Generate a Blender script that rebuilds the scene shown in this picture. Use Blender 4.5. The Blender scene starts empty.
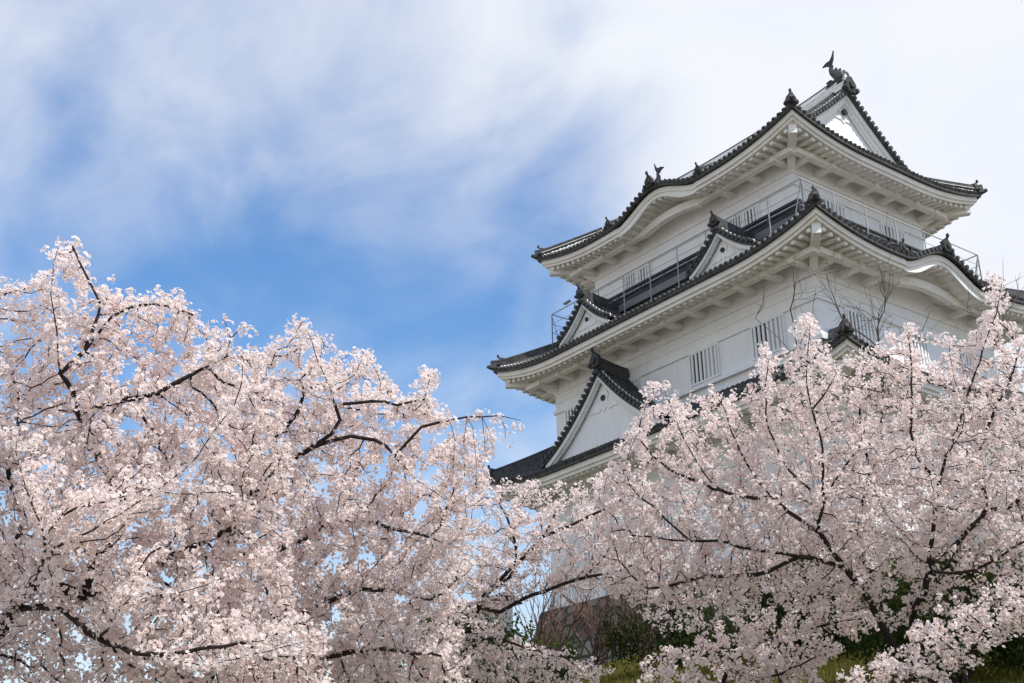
import bpy, math, random
import numpy as np
from mathutils import Vector, Matrix
from mathutils.kdtree import KDTree

# ------------------------------------------------------------------ scene, camera, sky, sun
sc = bpy.context.scene
COL = sc.collection
V = Vector
CAM = V((32.953, -37.866, 1.6))
FOC, PITCH, YAW, ROLL = 1228.0, 0.3998, -0.9318, -0.0146
Fw = V((math.cos(PITCH) * math.sin(YAW), math.cos(PITCH) * math.cos(YAW), math.sin(PITCH)))
R0 = V((math.cos(YAW), -math.sin(YAW), 0)); U0 = R0.cross(Fw)
Rt = R0 * math.cos(ROLL) + U0 * math.sin(ROLL)
Up = -R0 * math.sin(ROLL) + U0 * math.cos(ROLL)
cd = bpy.data.cameras.new('camera'); cam = bpy.data.objects.new('camera', cd); COL.objects.link(cam)
cam.matrix_world = Matrix(((Rt.x, Up.x, -Fw.x, CAM.x), (Rt.y, Up.y, -Fw.y, CAM.y), (Rt.z, Up.z, -Fw.z, CAM.z), (0, 0, 0, 1)))
cd.sensor_width = 36; cd.lens = FOC / 1024 * 36; cd.clip_end = 5000
sc.camera = cam
sc.view_settings.view_transform = 'Standard'; sc.view_settings.look = 'None'
sc.view_settings.exposure = 0.14; sc.view_settings.gamma = 1
sc.cycles.max_bounces = 12; sc.cycles.diffuse_bounces = 9; sc.cycles.transmission_bounces = 4
sc.cycles.sample_clamp_indirect = 6
sc.cycles.use_denoising = True; sc.cycles.denoising_prefilter = 'FAST'

SUN = V((.56, .07, .82)).normalized()
SKY_STRENGTH = 0.125
w = bpy.data.worlds.new('World'); sc.world = w; w.use_nodes = True
nt = w.node_tree; nd = nt.nodes; lk = nt.links
for n in list(nd): nd.remove(n)
def N(t, **k):
    n = nd.new(t)
    for a, b in k.items(): setattr(n, a, b)
    return n
out = N('ShaderNodeOutputWorld'); bg = N('ShaderNodeBackground'); bg.inputs[1].default_value = SKY_STRENGTH
sky = N('ShaderNodeTexSky'); sky.sky_type = 'NISHITA'; sky.sun_disc = False
sky.sun_elevation = math.asin(SUN.z); sky.sun_rotation = math.atan2(SUN.x, SUN.y)
sky.air_density = 1.35; sky.dust_density = 0.6; sky.ozone_density = 2.2
tc = N('ShaderNodeTexCoord')
def M_(op, a, b=None, c=None, clamp=False):
    n = N('ShaderNodeMath', operation=op); n.use_clamp = clamp
    for i, x in enumerate((a, b, c)):
        if x is None: continue
        if isinstance(x, (int, float)): n.inputs[i].default_value = x
        else: lk.new(x, n.inputs[i])
    return n.outputs[0]
def dotv(vec):
    n = N('ShaderNodeVectorMath', operation='DOT_PRODUCT'); lk.new(tc.outputs['Generated'], n.inputs[0]); n.inputs[1].default_value = vec
    return n.outputs['Value']
# thin high cloud: streaky noise on a plane overhead, thicker towards one part of the sky
east, high, fwd = dotv((0.592, 0.806, -0.013)), dotv((0.321, -0.220, 0.921)), dotv((-0.739, 0.549, 0.389))
sep = N('ShaderNodeSeparateXYZ'); lk.new(tc.outputs['Generated'], sep.inputs[0])
zz = M_('ADD', sep.outputs[2], .25)
cx = M_('DIVIDE', sep.outputs[0], zz); cy = M_('DIVIDE', sep.outputs[1], zz)
comb = N('ShaderNodeCombineXYZ'); lk.new(cx, comb.inputs[0]); lk.new(cy, comb.inputs[1])
def cloudnoise(scale, rot, sx, sy, detail, rough, dist, off):
    mp = N('ShaderNodeMapping'); mp.inputs['Rotation'].default_value = (0, 0, rot); mp.inputs['Scale'].default_value = (sx, sy, 1)
    mp.inputs['Location'].default_value = off
    lk.new(comb.outputs[0], mp.inputs[0])
    n = N('ShaderNodeTexNoise'); n.inputs['Scale'].default_value = scale; n.inputs['Detail'].default_value = detail
    n.inputs['Roughness'].default_value = rough; n.inputs['Distortion'].default_value = dist
    lk.new(mp.outputs[0], n.inputs[0]); return n.outputs[0]
n1 = cloudnoise(1.5, 0.9, 1.0, 1.35, 6, .5, .35, (0.4, 0.15, 0))
n2 = cloudnoise(4.0, 1.3, 1.0, 1.5, 7, .52, .5, (2.2, 0.3, 0))
nm = M_('ADD', M_('MULTIPLY', M_('SUBTRACT', n1, .5), 2.0), M_('MULTIPLY', M_('SUBTRACT', n2, .5), 1.6))
e_, h_ = M_('DIVIDE', east, fwd), M_('DIVIDE', high, fwd)
bias = M_('MINIMUM', M_('MAXIMUM', M_('MULTIPLY', M_('SUBTRACT', h_, .13), 3.0), -.35), .35)
cov = M_('ADD', M_('ADD', bias, nm), .07)
def ramp(x, a, b_, c, d):
    mr = N('ShaderNodeMapRange'); mr.interpolation_type = 'SMOOTHSTEP'
    for k, v in zip(('From Min', 'From Max', 'To Min', 'To Max'), (a, b_, c, d)): mr.inputs[k].default_value = v
    lk.new(x, mr.inputs[0]); return mr.outputs[0]
veil = ramp(cov, -.75, 1.0, .10, .86)
bank = ramp(M_('ADD', M_('ADD', e_, M_('MULTIPLY', h_, .75)), M_('MULTIPLY', nm, .13)), .10, .36, 0, 1)   # the thick bank over the keep
low = ramp(sep.outputs[2], .34, .08, 0, .55)                                                    # paler towards the horizon
clear = M_('MULTIPLY', M_('MULTIPLY', M_('SUBTRACT', 1, veil), M_('SUBTRACT', 1, bank)), M_('SUBTRACT', 1, low))
mask = M_('SUBTRACT', 1, clear, clamp=True)
mixc = N('ShaderNodeMix', data_type='RGBA'); lk.new(mask, mixc.inputs[0]); hs = N('ShaderNodeHueSaturation'); hs.inputs['Hue'].default_value = .506; hs.inputs['Saturation'].default_value = 1.45; hs.inputs['Value'].default_value = 1.25; lk.new(sky.outputs[0], hs.inputs['Color']); lk.new(hs.outputs[0], mixc.inputs[6])
cc_ = N('ShaderNodeMix', data_type='RGBA'); lk.new(ramp(nm, -.5, .5, 0, 1), cc_.inputs[0]); cc_.inputs[6].default_value = (6.05, 6.4, 7.15, 1); cc_.inputs[7].default_value = (6.65, 6.85, 7.25, 1)
lk.new(cc_.outputs[2], mixc.inputs[7])
lk.new(mixc.outputs[2], bg.inputs[0]); lk.new(bg.outputs[0], out.inputs[0])

sd = bpy.data.lights.new('sun', 'SUN'); sun = bpy.data.objects.new('sun', sd); COL.objects.link(sun)
sd.energy = 4.6; sd.angle = math.radians(.5); sd.color = (1, .965, .91)
sun.rotation_euler = SUN.to_track_quat('Z', 'Y').to_euler(); sun.location = (60, 30, 90)

# ------------------------------------------------------------------ helpers
rng = np.random.default_rng(7); rnd = random.Random(5)
def at(u, v, d):
    """the point seen at (u, v) whose distance along the viewing axis is d metres"""
    return CAM + (Fw * FOC + Rt * (u - 512) - Up * (v - 341.5)) * (d / FOC)

class MB:
    def __init__(s): s.v = []; s.f = []; s.m = []
    def add(s, vs, fs, mat=0):
        o = len(s.v); s.v += [tuple(p) for p in vs]
        s.f += [tuple(i + o for i in f) for f in fs]; s.m += [mat] * len(fs)
    def box(s, c, h, ax=None, mat=0):
        c = V(c); X, Y, Z = ax if ax else (V((1, 0, 0)), V((0, 1, 0)), V((0, 0, 1)))
        vs = [c + X * (h[0] * a) + Y * (h[1] * b) + Z * (h[2] * d) for a in (-1, 1) for b in (-1, 1) for d in (-1, 1)]
        s.add(vs, [(0, 1, 3, 2), (4, 6, 7, 5), (0, 4, 5, 1), (2, 3, 7, 6), (0, 2, 6, 4), (1, 5, 7, 3)], mat)
    def ab(s, x0, x1, y0, y1, z0, z1, mat=0):
        s.box(((x0 + x1) / 2, (y0 + y1) / 2, (z0 + z1) / 2), ((x1 - x0) / 2, (y1 - y0) / 2, (z1 - z0) / 2), None, mat)
    def beam(s, p, q, wd, ht, mat=0, up=V((0, 0, 1))):
        p, q = V(p), V(q); Z = (q - p); L = Z.length; Z = Z / L
        X = Z.cross(up)
        if X.length < 1e-4: X = V((1, 0, 0))
        X.normalize(); Y = X.cross(Z)
        s.box((p + q) / 2, (wd / 2, ht / 2, L / 2), (X, Y, Z), mat)
    def tube(s, pts, rad, n=6, mat=0, cap=True):
        pts = [V(p) for p in pts]; rings = []
        if not hasattr(rad, '__len__'): rad = [rad] * len(pts)
        prevX = None
        for i, p in enumerate(pts):
            d = (pts[min(i + 1, len(pts) - 1)] - pts[max(i - 1, 0)]).normalized()
            if prevX is None:
                X = d.cross(V((0, 0, 1)))
                if X.length < .05: X = d.cross(V((1, 0, 0)))
            else: X = prevX - d * prevX.dot(d)
            X.normalize(); prevX = X; Y = d.cross(X)
            rings.append([p + (X * math.cos(2 * math.pi * k / n) + Y * math.sin(2 * math.pi * k / n)) * rad[i] for k in range(n)])
        vs = [q for r in rings for q in r]
        fs = [(i * n + k, i * n + (k + 1) % n, (i + 1) * n + (k + 1) % n, (i + 1) * n + k) for i in range(len(pts) - 1) for k in range(n)]
        if cap: fs += [tuple(range(n - 1, -1, -1)), tuple((len(pts) - 1) * n + k for k in range(n))]
        s.add(vs, fs, mat)
    def grid(s, P, mat=0):
        nu, nv = len(P), len(P[0])
        s.add([p for r in P for p in r], [(i * nv + j, (i + 1) * nv + j, (i + 1) * nv + j + 1, i * nv + j + 1) for i in range(nu - 1) for j in range(nv - 1)], mat)
    def sweep(s, pts, secs, mat=0, cap=True):
        """pts: path; secs: per point list of offset vectors (closed section)"""
        n = len(secs[0]); vs = [V(p) + o for p, sec in zip(pts, secs) for o in sec]
        fs = [(i * n + k, i * n + (k + 1) % n, (i + 1) * n + (k + 1) % n, (i + 1) * n + k) for i in range(len(pts) - 1) for k in range(n)]
        if cap: fs += [tuple(range(n - 1, -1, -1)), tuple((len(pts) - 1) * n + k for k in range(n))]
        s.add(vs, fs, mat)
    def prism(s, pts, o, ex, ey, en, th, mat=0):
        o = V(o); n = len(pts)
        a = [o + ex * x + ey * y - en * (th / 2) for x, y in pts]; b = [p + en * th for p in a]
        s.add(a + b, [tuple(range(n - 1, -1, -1)), tuple(range(n, 2 * n))] + [(k, (k + 1) % n, n + (k + 1) % n, n + k) for k in range(n)], mat)
    def build(s, name, mats, parent=None, smooth=False):
        me = bpy.data.meshes.new(name); me.from_pydata(s.v, [], s.f)
        for m in (mats if isinstance(mats, (list, tuple)) else [mats]): me.materials.append(m)
        me.polygons.foreach_set('material_index', s.m)
        if smooth: me.polygons.foreach_set('use_smooth', [True] * len(s.f))
        me.update()
        o = bpy.data.objects.new(name, me); COL.objects.link(o)
        if parent: o.parent = parent
        return o

def tag(o, label=None, cat=None, group=None, kind=None):
    if label: o['label'] = label
    if cat: o['category'] = cat
    if group: o['group'] = group
    if kind: o['kind'] = kind
    return o
def empty(name, loc=(0, 0, 0)):
    o = bpy.data.objects.new(name, None); o.empty_display_size = .3; COL.objects.link(o); o.location = loc
    return o
def keep(o, parent):
    """parent without moving: the mesh is in world coordinates, the parent only translated"""
    o.parent = parent; o.matrix_parent_inverse = Matrix.Translation(-V(parent.location)); return o

# ------------------------------------------------------------------ materials
def mat(name, base, rough=.7, var=.0, scale=4, bump=0, bscale=20, spec=.3, stretch=(1, 1, 1), base2=None, streak=0):
    m = bpy.data.materials.new(name); m.use_nodes = True; t = m.node_tree; b = t.nodes['Principled BSDF']
    b.inputs['Roughness'].default_value = rough; b.inputs['Specular IOR Level'].default_value = spec
    b.inputs['Base Color'].default_value = (*base, 1)
    co = t.nodes.new('ShaderNodeTexCoord'); mp = t.nodes.new('ShaderNodeMapping'); mp.inputs['Scale'].default_value = stretch
    t.links.new(co.outputs['Object'], mp.inputs[0])
    if var or base2:
        n = t.nodes.new('ShaderNodeTexNoise'); n.inputs['Scale'].default_value = scale; n.inputs['Detail'].default_value = 6; n.inputs['Roughness'].default_value = .65
        t.links.new(mp.outputs[0], n.inputs[0])
        r = t.nodes.new('ShaderNodeValToRGB'); e = r.color_ramp.elements
        e[0].position = .3; e[1].position = .72
        c2 = base2 or tuple(min(1, x * (1 + var)) for x in base)
        e[0].color = (*[x * (1 - var) for x in base], 1); e[1].color = (*c2, 1)
        t.links.new(n.outputs[0], r.inputs[0]); t.links.new(r.outputs[0], b.inputs['Base Color'])
        if streak:   # rain streaks running down a plastered wall
            mp2 = t.nodes.new('ShaderNodeMapping'); mp2.inputs['Scale'].default_value = (5, 5, .35); t.links.new(co.outputs['Object'], mp2.inputs[0])
            n2 = t.nodes.new('ShaderNodeTexNoise'); n2.inputs['Scale'].default_value = 1.6; n2.inputs['Detail'].default_value = 7; t.links.new(mp2.outputs[0], n2.inputs[0])
            mrr = t.nodes.new('ShaderNodeMapRange'); mrr.inputs[1].default_value = .52; mrr.inputs[2].default_value = .75; mrr.inputs[3].default_value = 0; mrr.inputs[4].default_value = streak
            t.links.new(n2.outputs[0], mrr.inputs[0])
            mx = t.nodes.new('ShaderNodeMix'); mx.data_type = 'RGBA'; t.links.new(mrr.outputs[0], mx.inputs[0]); t.links.new(r.outputs[0], mx.inputs[6])
            mx.inputs[7].default_value = (.42, .40, .37, 1); t.links.new(mx.outputs[2], b.inputs['Base Color'])
    if bump:
        n = t.nodes.new('ShaderNodeTexNoise'); n.inputs['Scale'].default_value = bscale; n.inputs['Detail'].default_value = 5
        t.links.new(mp.outputs[0], n.inputs[0])
        bp = t.nodes.new('ShaderNodeBump'); bp.inputs['Strength'].default_value = bump; bp.inputs['Distance'].default_value = .03
        t.links.new(n.outputs[0], bp.inputs['Height']); t.links.new(bp.outputs[0], b.inputs['Normal'])
    return m
PLASTER = mat('white_plaster', (.76, .758, .752), .8, .05, 1.2, .15, 6, streak=.24)
SHUTTER = mat('weathered_shutter', (.42, .42, .43), .8, .1, 5)
CREAM = mat('eave_plaster_bounce_tint', (.77, .745, .70), .8, .10, 1.5, .15, 5)  # warm bounced light under the eaves is put into this plaster colour
TILE = mat('grey_roof_tile', (.028, .028, .029), .6, .4, 4, .3, 9, .25, base2=(.085, .085, .083))
JOINT = mat('tile_joint_plaster', (.78, .77, .74), .8, .12, 8)
DARKTILE = mat('dark_ornament_tile', (.038, .038, .037), .6, .4, 6, .5, 12)
BLACK = mat('black_lacquer', (.02, .02, .022), .5, .3, 3)
SHADE_PANEL = mat('opening_shade_panel', (.03, .032, .036), .4)  # near-black colour stands in for the unlit room behind a window
METAL = mat('pale_painted_metal', (.36, .36, .36), .45, .08, 5)
STEEL = mat('grey_galvanised_steel', (.16, .165, .17), .45, .1, 5)
BARK = mat('cherry_bark', (.032, .024, .022), .9, .5, 9, .7, 25, .15)
DRYBARK = mat('grey_bark', (.10, .082, .072), .9, .4, 8, .5, 25, .15)
STEMBARK = mat('reddish_stem', (.15, .09, .07), .85, .4, 6, .4, 20, .15)
def petal_mat(name, a, b):
    m = bpy.data.materials.new(name); m.use_nodes = True; t = m.node_tree
    for n in list(t.nodes): t.nodes.remove(n)
    o = t.nodes.new('ShaderNodeOutputMaterial'); ad = t.nodes.new('ShaderNodeMixShader'); df = t.nodes.new('ShaderNodeBsdfDiffuse'); tr = t.nodes.new('ShaderNodeBsdfTranslucent')
    at1 = t.nodes.new('ShaderNodeAttribute'); at1.attribute_name = 'tint'; at2 = t.nodes.new('ShaderNodeAttribute'); at2.attribute_name = 'core'
    mx = t.nodes.new('ShaderNodeMix'); mx.data_type = 'RGBA'; mx.inputs[6].default_value = (*a, 1); mx.inputs[7].default_value = (*b, 1); t.links.new(at1.outputs['Fac'], mx.inputs[0])
    m2 = t.nodes.new('ShaderNodeMix'); m2.data_type = 'RGBA'; t.links.new(at2.outputs['Fac'], m2.inputs[0]); t.links.new(mx.outputs[2], m2.inputs[6]); m2.inputs[7].default_value = (.70, .46, .40, 1)
    ad.inputs[0].default_value = .5
    t.links.new(m2.outputs[2], df.inputs[0]); t.links.new(m2.outputs[2], tr.inputs[0])
    t.links.new(df.outputs[0], ad.inputs[1]); t.links.new(tr.outputs[0], ad.inputs[2]); t.links.new(ad.outputs[0], o.inputs[0]); return m
PETAL = petal_mat('blossom_petals', (.975, .962, .945), (.965, .918, .90))
def leaf_mat(name, a, b):
    m = petal_mat(name, a, b)
    for n in m.node_tree.nodes:
        if n.type == 'MIX' and not n.inputs[7].is_linked and n.inputs[6].is_linked: n.inputs[7].default_value = (*a, 1)
    return m
LEAF = leaf_mat('evergreen_leaves', (.022, .040, .014), (.065, .085, .025))
GRASSM = leaf_mat('grass_blades', (.10, .105, .022), (.22, .20, .055))

# ------------------------------------------------------------------ ground
def ground(x, y):
    dx = max(abs(x) - 12, 0); dy = max(abs(y) - 10.5, 0)
    t = min(math.hypot(dx, dy) / 30, 1)
    return 7.6 * (1 - t) ** 1.3 + .12 * math.sin(x * .7 + 1) * math.sin(y * .6) * (1 - t)
GROUND = mat('grassy_earth', (.07, .06, .035), .95, .5, .8, .8, 6, .1, base2=(.11, .105, .04))
def bounce_gravel_off_slope():   # added pale gravel bounces light up from the unseen park, the mound itself earth and grass
    t = GROUND.node_tree; b = t.nodes['Principled BSDF']; src = b.inputs['Base Color'].links[0].from_socket
    co = t.nodes.new('ShaderNodeTexCoord'); sp = t.nodes.new('ShaderNodeSeparateXYZ'); t.links.new(co.outputs['Object'], sp.inputs[0])
    mr = t.nodes.new('ShaderNodeMapRange'); mr.inputs[1].default_value = .25; mr.inputs[2].default_value = 1.1; t.links.new(sp.outputs[2], mr.inputs[0])
    mx = t.nodes.new('ShaderNodeMix'); mx.data_type = 'RGBA'; mx.inputs[6].default_value = (.29, .27, .235, 1)
    t.links.new(mr.outputs[0], mx.inputs[0]); t.links.new(src, mx.inputs[7]); t.links.new(mx.outputs[2], b.inputs['Base Color'])
bounce_gravel_off_slope()
b = MB(); K = 90
xs = [math.sinh(4.6 * (i / K * 2 - 1)) / math.sinh(4.6) * 1800 for i in range(K + 1)]
b.grid([[(x, y, ground(x, y)) for y in xs] for x in xs])
tag(b.build('ground', GROUND, None, True), kind='structure')

# ------------------------------------------------------------------ castle keep
SIDES = [(V((1, 0, 0)), V((0, -1, 0))), (V((0, 1, 0)), V((1, 0, 0))), (V((-1, 0, 0)), V((0, 1, 0))), (V((0, -1, 0)), V((-1, 0, 0)))]
UZ = V((0, 0, 1))
castle = empty('castle_keep', (0, 0, 7.6))
tag(castle, 'tall white plastered castle keep with three tiers of dark tiled roofs above the blossoms', 'castle')
def kid(o, parent=castle):
    if parent is castle: keep(o, castle)
    return o
def bell(t):
    t = abs(t)
    return 0 if t >= 1 else .5 * (1 + math.cos(math.pi * t))

DEMON = [(-.16, 0), (-.34, .02), (-.42, .12), (-.36, .24), (-.26, .22), (-.3, .34), (-.24, .5), (-.14, .6), (-.09, .7), (.09, .7), (.14, .6), (.24, .5), (.3, .34), (.26, .22), (.36, .24), (.42, .12), (.34, .02), (.16, 0)]
def demon(mb, p, n, sc_=1.0, knob=True):
    """ridge-end demon tile: shouldered plate, face boss and a round knob raised on a neck; n points outward"""
    n = V((n.x, n.y, 0)).normalized(); t = V((-n.y, n.x, 0)); p = V(p)
    mb.prism([(x * sc_, y * sc_) for x, y in DEMON], p, t, UZ, n, .16 * sc_)
    mb.tube([p + n * .05 * sc_ + UZ * .3 * sc_, p + n * .17 * sc_ + UZ * .3 * sc_], .15 * sc_, 8)
    if knob:
        mb.tube([p - n * .3 * sc_ + UZ * .60 * sc_, p + n * .02 * sc_ + UZ * .68 * sc_, p + n * .14 * sc_ + UZ * .78 * sc_], [.07 * sc_, .06 * sc_, .06 * sc_], 8)
        c = p + n * .14 * sc_ + UZ * .84 * sc_
        mb.tube([c - UZ * .11 * sc_, c - UZ * .07 * sc_, c, c + UZ * .07 * sc_, c + UZ * .11 * sc_], [.05 * sc_, .075 * sc_, .085 * sc_, .07 * sc_, .03 * sc_], 8)
    for sx in (-1, 1): mb.tube([p + t * (.3 * sx * sc_) + UZ * .13 * sc_ - n * .1 * sc_, p + t * (.3 * sx * sc_) + UZ * .13 * sc_ + n * .14 * sc_], .1 * sc_, 7)

def tile_row(mb, pts, n_hint, r=.082, disc=True, joints=True, first=True):
    """half-round cover tiles down a slope with plastered joints and a round end tile"""
    pts = [V(p) for p in pts]
    L = [0]
    for i in range(len(pts) - 1): L.append(L[-1] + (pts[i + 1] - pts[i]).length)
    tot = L[-1]
    if tot < .05: return
    def P(s):
        s = min(max(s, 0), tot)
        for i in range(len(pts) - 1):
            if s <= L[i + 1] + 1e-9: return pts[i].lerp(pts[i + 1], (s - L[i]) / max(L[i + 1] - L[i], 1e-9))
        return pts[-1]
    k = max(2, int(tot / .45)); path = [P(tot * i / k) for i in range(k + 1)]
    side = n_hint.cross(UZ).normalized()
    def half(path, r, mat):
        vs = []; n = 5
        for i, p in enumerate(path):
            d = (path[min(i + 1, len(path) - 1)] - path[max(i - 1, 0)]).normalized(); up = side.cross(d)
            if up.z < 0: up = -up
            for a in range(n):
                th = math.pi * a / (n - 1); vs.append(p + side * (math.cos(th) * r) + up * (math.sin(th) * r))
        fs = [(i * n + a, i * n + a + 1, (i + 1) * n + a + 1, (i + 1) * n + a) for i in range(len(path) - 1) for a in range(n - 1)]
        fs.append(tuple(range(n)))
        mb.add(vs, fs, mat)
    half(path, r, 0)
    s = .16 if first else 1e6
    while s < tot - .1:
        half([P(s), P(s + .07)], r * 1.22, 1); s += .33 if joints else 99
    if disc:
        d = (pts[0] - pts[1]).normalized()
        mb.tube([pts[0] - d * .06 + UZ * .01, pts[0] + d * .05 + UZ * .01], r * 1.12, 8, 0)

class Tier:
    def __init__(s, A, B, zc, p1, p2, over, D, lift=.65, kara=None, Dside=None, gable=None):
        s.A, s.B, s.zc, s.p1, s.p2, s.over, s.D, s.L = A, B, zc, p1, p2, over, D, lift
        s.z0 = zc - lift + .15; s.kara = kara or {}; s.Dx = Dside or D; s.gable = gable
    def half(s, k): return (s.A if k % 2 == 0 else s.B), (s.B if k % 2 == 0 else s.A)
    def lift(s, k, a, d):
        h, _ = s.half(k); dc = max(h - d - abs(a), 0)
        return s.L * max(0, 1 - dc / 4.4) ** 2.1 * max(0, 1 - d / 3.2) ** .8
    def bump(s, k, a):
        if k not in s.kara: return 0
        a0, wd, K = s.kara[k]; return K * bell((a - a0) / wd)
    def z(s, k, a, d):
        base = s.z0 + s.p1 * d + s.p2 * d * d + s.lift(k, a, d)
        bp = s.bump(k, a)
        return max(base, s.z0 + bp + .06 * d) if bp > 0 else base
    def ez(s, k, a): return s.z(k, a, 0)
    def P(s, k, a, d, z):
        t, n = SIDES[k]; _, dist = s.half(k); q = t * a + n * (dist - d); return V((q.x, q.y, z))
    def amax(s, k, d):
        h, _ = s.half(k)
        if s.gable and k % 2 == 0 and d > s.A - s.gable: return s.gable
        return h - d
    def samples(s, k, n=44):
        h, _ = s.half(k); return [h * math.sin((i / n * 2 - 1) * math.pi / 2) if False else h * (i / n * 2 - 1) for i in range(n + 1)]

def build_tier(T, ridge_name='hip_ridge'):
    mb = MB()
    for k in range(4):
        D = T.D if k % 2 == 0 else T.Dx
        nd_ = 10 if D < 4.5 else 16
        ns = 56
        P = []
        for i in range(ns + 1):
            sfrac = i / ns * 2 - 1; row = []
            for j in range(nd_ + 1):
                d = D * j / nd_; a = sfrac * T.amax(k, d)
                row.append(T.P(k, a, d, T.z(k, a, d)))
            P.append(row)
        mb.grid(P, 0)
        # hanging edge of the tile layer, closed underneath
        h, _ = T.half(k); aa = [h * (i / 60 * 2 - 1) for i in range(61)]
        mb.grid([[T.P(k, a, 0, T.ez(k, a)), T.P(k, a * (1 - .0), -.012, T.ez(k, a) - .15), T.P(k, a * (h - .11) / h, .11, T.ez(k, a) - .15)] for a in aa], 0)
        n_ = SIDES[k][1]
        a = -h + .13
        cnt = int(round(2 * (h - .13) / .262)); 
        for i in range(cnt + 1):
            a = (-h + .13) + i * 2 * (h - .13) / cnt
            dm = D
            if T.gable and k % 2 == 0:
                dm = D if abs(a) <= T.gable else h - abs(a)
            else: dm = min(D, h - abs(a))
            if dm < .06: dm = .06
            m = max(2, int(dm / .4))
            tile_row(mb, [T.P(k, a, dm * j / m, T.z(k, a, dm * j / m) + .005) for j in range(m + 1)], n_, joints=T is T3_ref, first=T.zc > 20)
    roof = kid(mb.build('tile_roof', [TILE, JOINT]))
    # hip ridges and their demon tiles
    for sx in (-1, 1):
        for sy in (-1, 1):
            hm = MB(); Dh = min(T.D, T.Dx)
            pts = []; 
            for j in range(13):
                d = -.08 + (Dh + .08) * j / 12
                z = T.z(0, (T.A - max(d, 0)), max(d, 0))
                if d < 0: z += .06
                pts.append(V((sx * (T.A - d), sy * (T.B - d), z)))
            di = V((-sx, -sy, 0)).normalized(); si = V((-di.y, di.x, 0))
            def sec(wd, z0_, z1_): return [si * wd + UZ * z0_, si * wd * .75 + UZ * z1_, -si * wd * .75 + UZ * z1_, -si * wd + UZ * z0_]
            hm.sweep(pts, [sec(.16, -.05, .24)] * len(pts), 0)
            hm.tube([p + UZ * .29 for p in pts], .09, 7, 0)
            if T is T3_ref: hm.sweep([p + UZ * .002 for p in pts[1:]], [sec(.185, .12, .16)] * (len(pts) - 1), 1)
            dm = hm.build(ridge_name, [TILE, JOINT], roof)
            d2 = MB(); demon(d2, pts[1] - UZ * .02 + UZ * .0, -di, .7)
            # small sweeping corner tile
            q = pts[0]; d2.tube([q + di * .3 + UZ * .02, q - di * .02 + UZ * .03, q - di * .16 + UZ * .1], [.1, .1, .085], 7)
            d2.build('demon_tile', DARKTILE, roof)
    # eave boards, rafters, soffit, carrying beam and bracket arms
    eb = MB(); rf = MB(); so = MB()
    o = T.over
    for k in range(4):
        h, _ = T.half(k); aa = [h * (i / 80 * 2 - 1) for i in range(81)]
        def row(a):
            z = T.ez(k, a)
            def q(d, dz): return T.P(k, a * (h - d) / h, d, z + dz)
            isk = T.bump(k, a) > .02
            if isk:
                kb = T.bump(k, a) / T.kara[k][2]
                e = .13 * max(0, math.sin(kb * math.pi)) + .05
                return [q(.20, -.15), q(.20, -.38), q(.24, -.38), q(.26, -.38), q(.26, -.48 - e), q(.34, -.48 - e)]
            return [q(.13, -.15), q(.13, -.36), q(.20, -.36), q(.23, -.365), q(.23, -.49), q(.31, -.49)]
        eb.grid([row(a) for a in aa], 0)
        P = []
        for a in aa:
            r = []
            for j in range(7):
                d = .28 + (o + .3 - .28) * j / 6
                aj = a * (h - d) / h
                lf = T.lift(k, a, 0) * max(0, 1 - d / (o + 1.2))
                r.append(T.P(k, aj, d, T.z0 - .47 + lf + T.bump(k, a) * (1 - .15 * d / o) + .10 * d + (.16 if d > 1.0 else 0)))
            P.append(r)
        so.grid(P, 0)
        cnt = int(2 * (h - .35) / .365)
        for i in range(cnt + 1):
            a = -(h - .35) + i * 2 * (h - .35) / cnt
            dend = min(1.1, h - abs(a) - .05)
            inb = T.bump(k, a) > .02
            if dend < .45: continue
            def zz_(d): return T.z0 - .47 + T.lift(k, a * 1.0, 0) * max(0, 1 - d / (o + 1.2)) + T.bump(k, a) * (1 - .15 * d / o) + .10 * d
            p0 = T.P(k, a, .33, zz_(.33) - .05); p1 = T.P(k, a, dend, zz_(dend) - .015)
            if not inb: q0 = p0.lerp(p1, .12 / max((p1 - p0).length, .2)); rf.beam(p0, q0, .15, .13, 0); rf.beam(q0 + UZ * .02, p1 + UZ * .02, .14, .09, 0)
            else: rf.beam(p0, p1, .2, .2, 0)
    kid(eb.build('eave_board', CREAM)); kid(rf.build('rafter_row', CREAM)); kid(so.build('soffit', CREAM))
    for k in range(4):
        bm_ = MB(); h, dist = T.half(k); dB = 1.12
        zb = T.z0 - .47 + .10 * dB - .13
        hb = h - dB
        gaps = [(-hb, hb)]
        if k in T.kara:
            a0, wd, K_ = T.kara[k]; gaps = [(-hb, a0 - wd * .62), (a0 + wd * .62, hb)]
        if k % 2: gaps = [(g0 + .13, g1 - .13) if len(gaps) == 1 else ((g0 + .13, g1) if i == 0 else (g0, g1 - .13)) for i, (g0, g1) in enumerate(gaps)]
        for g0, g1 in gaps:
            bm_.beam(T.P(k, g0, dB, zb + .07), T.P(k, g1, dB, zb + .09), .26, .22, 0)
        cnt = int(round(2 * (h - o) / 1.42))
        for i in range(cnt + 1):
            a = -(h - o) + .12 + i * 2 * (h - o - .12) / cnt
            if k in T.kara and abs(a - T.kara[k][0]) < T.kara[k][1] * .6: continue
            bm_.beam(T.P(k, a, dB - .22, zb + .0), T.P(k, a, o + .05, zb + .02), .24, .2, 0)
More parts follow.
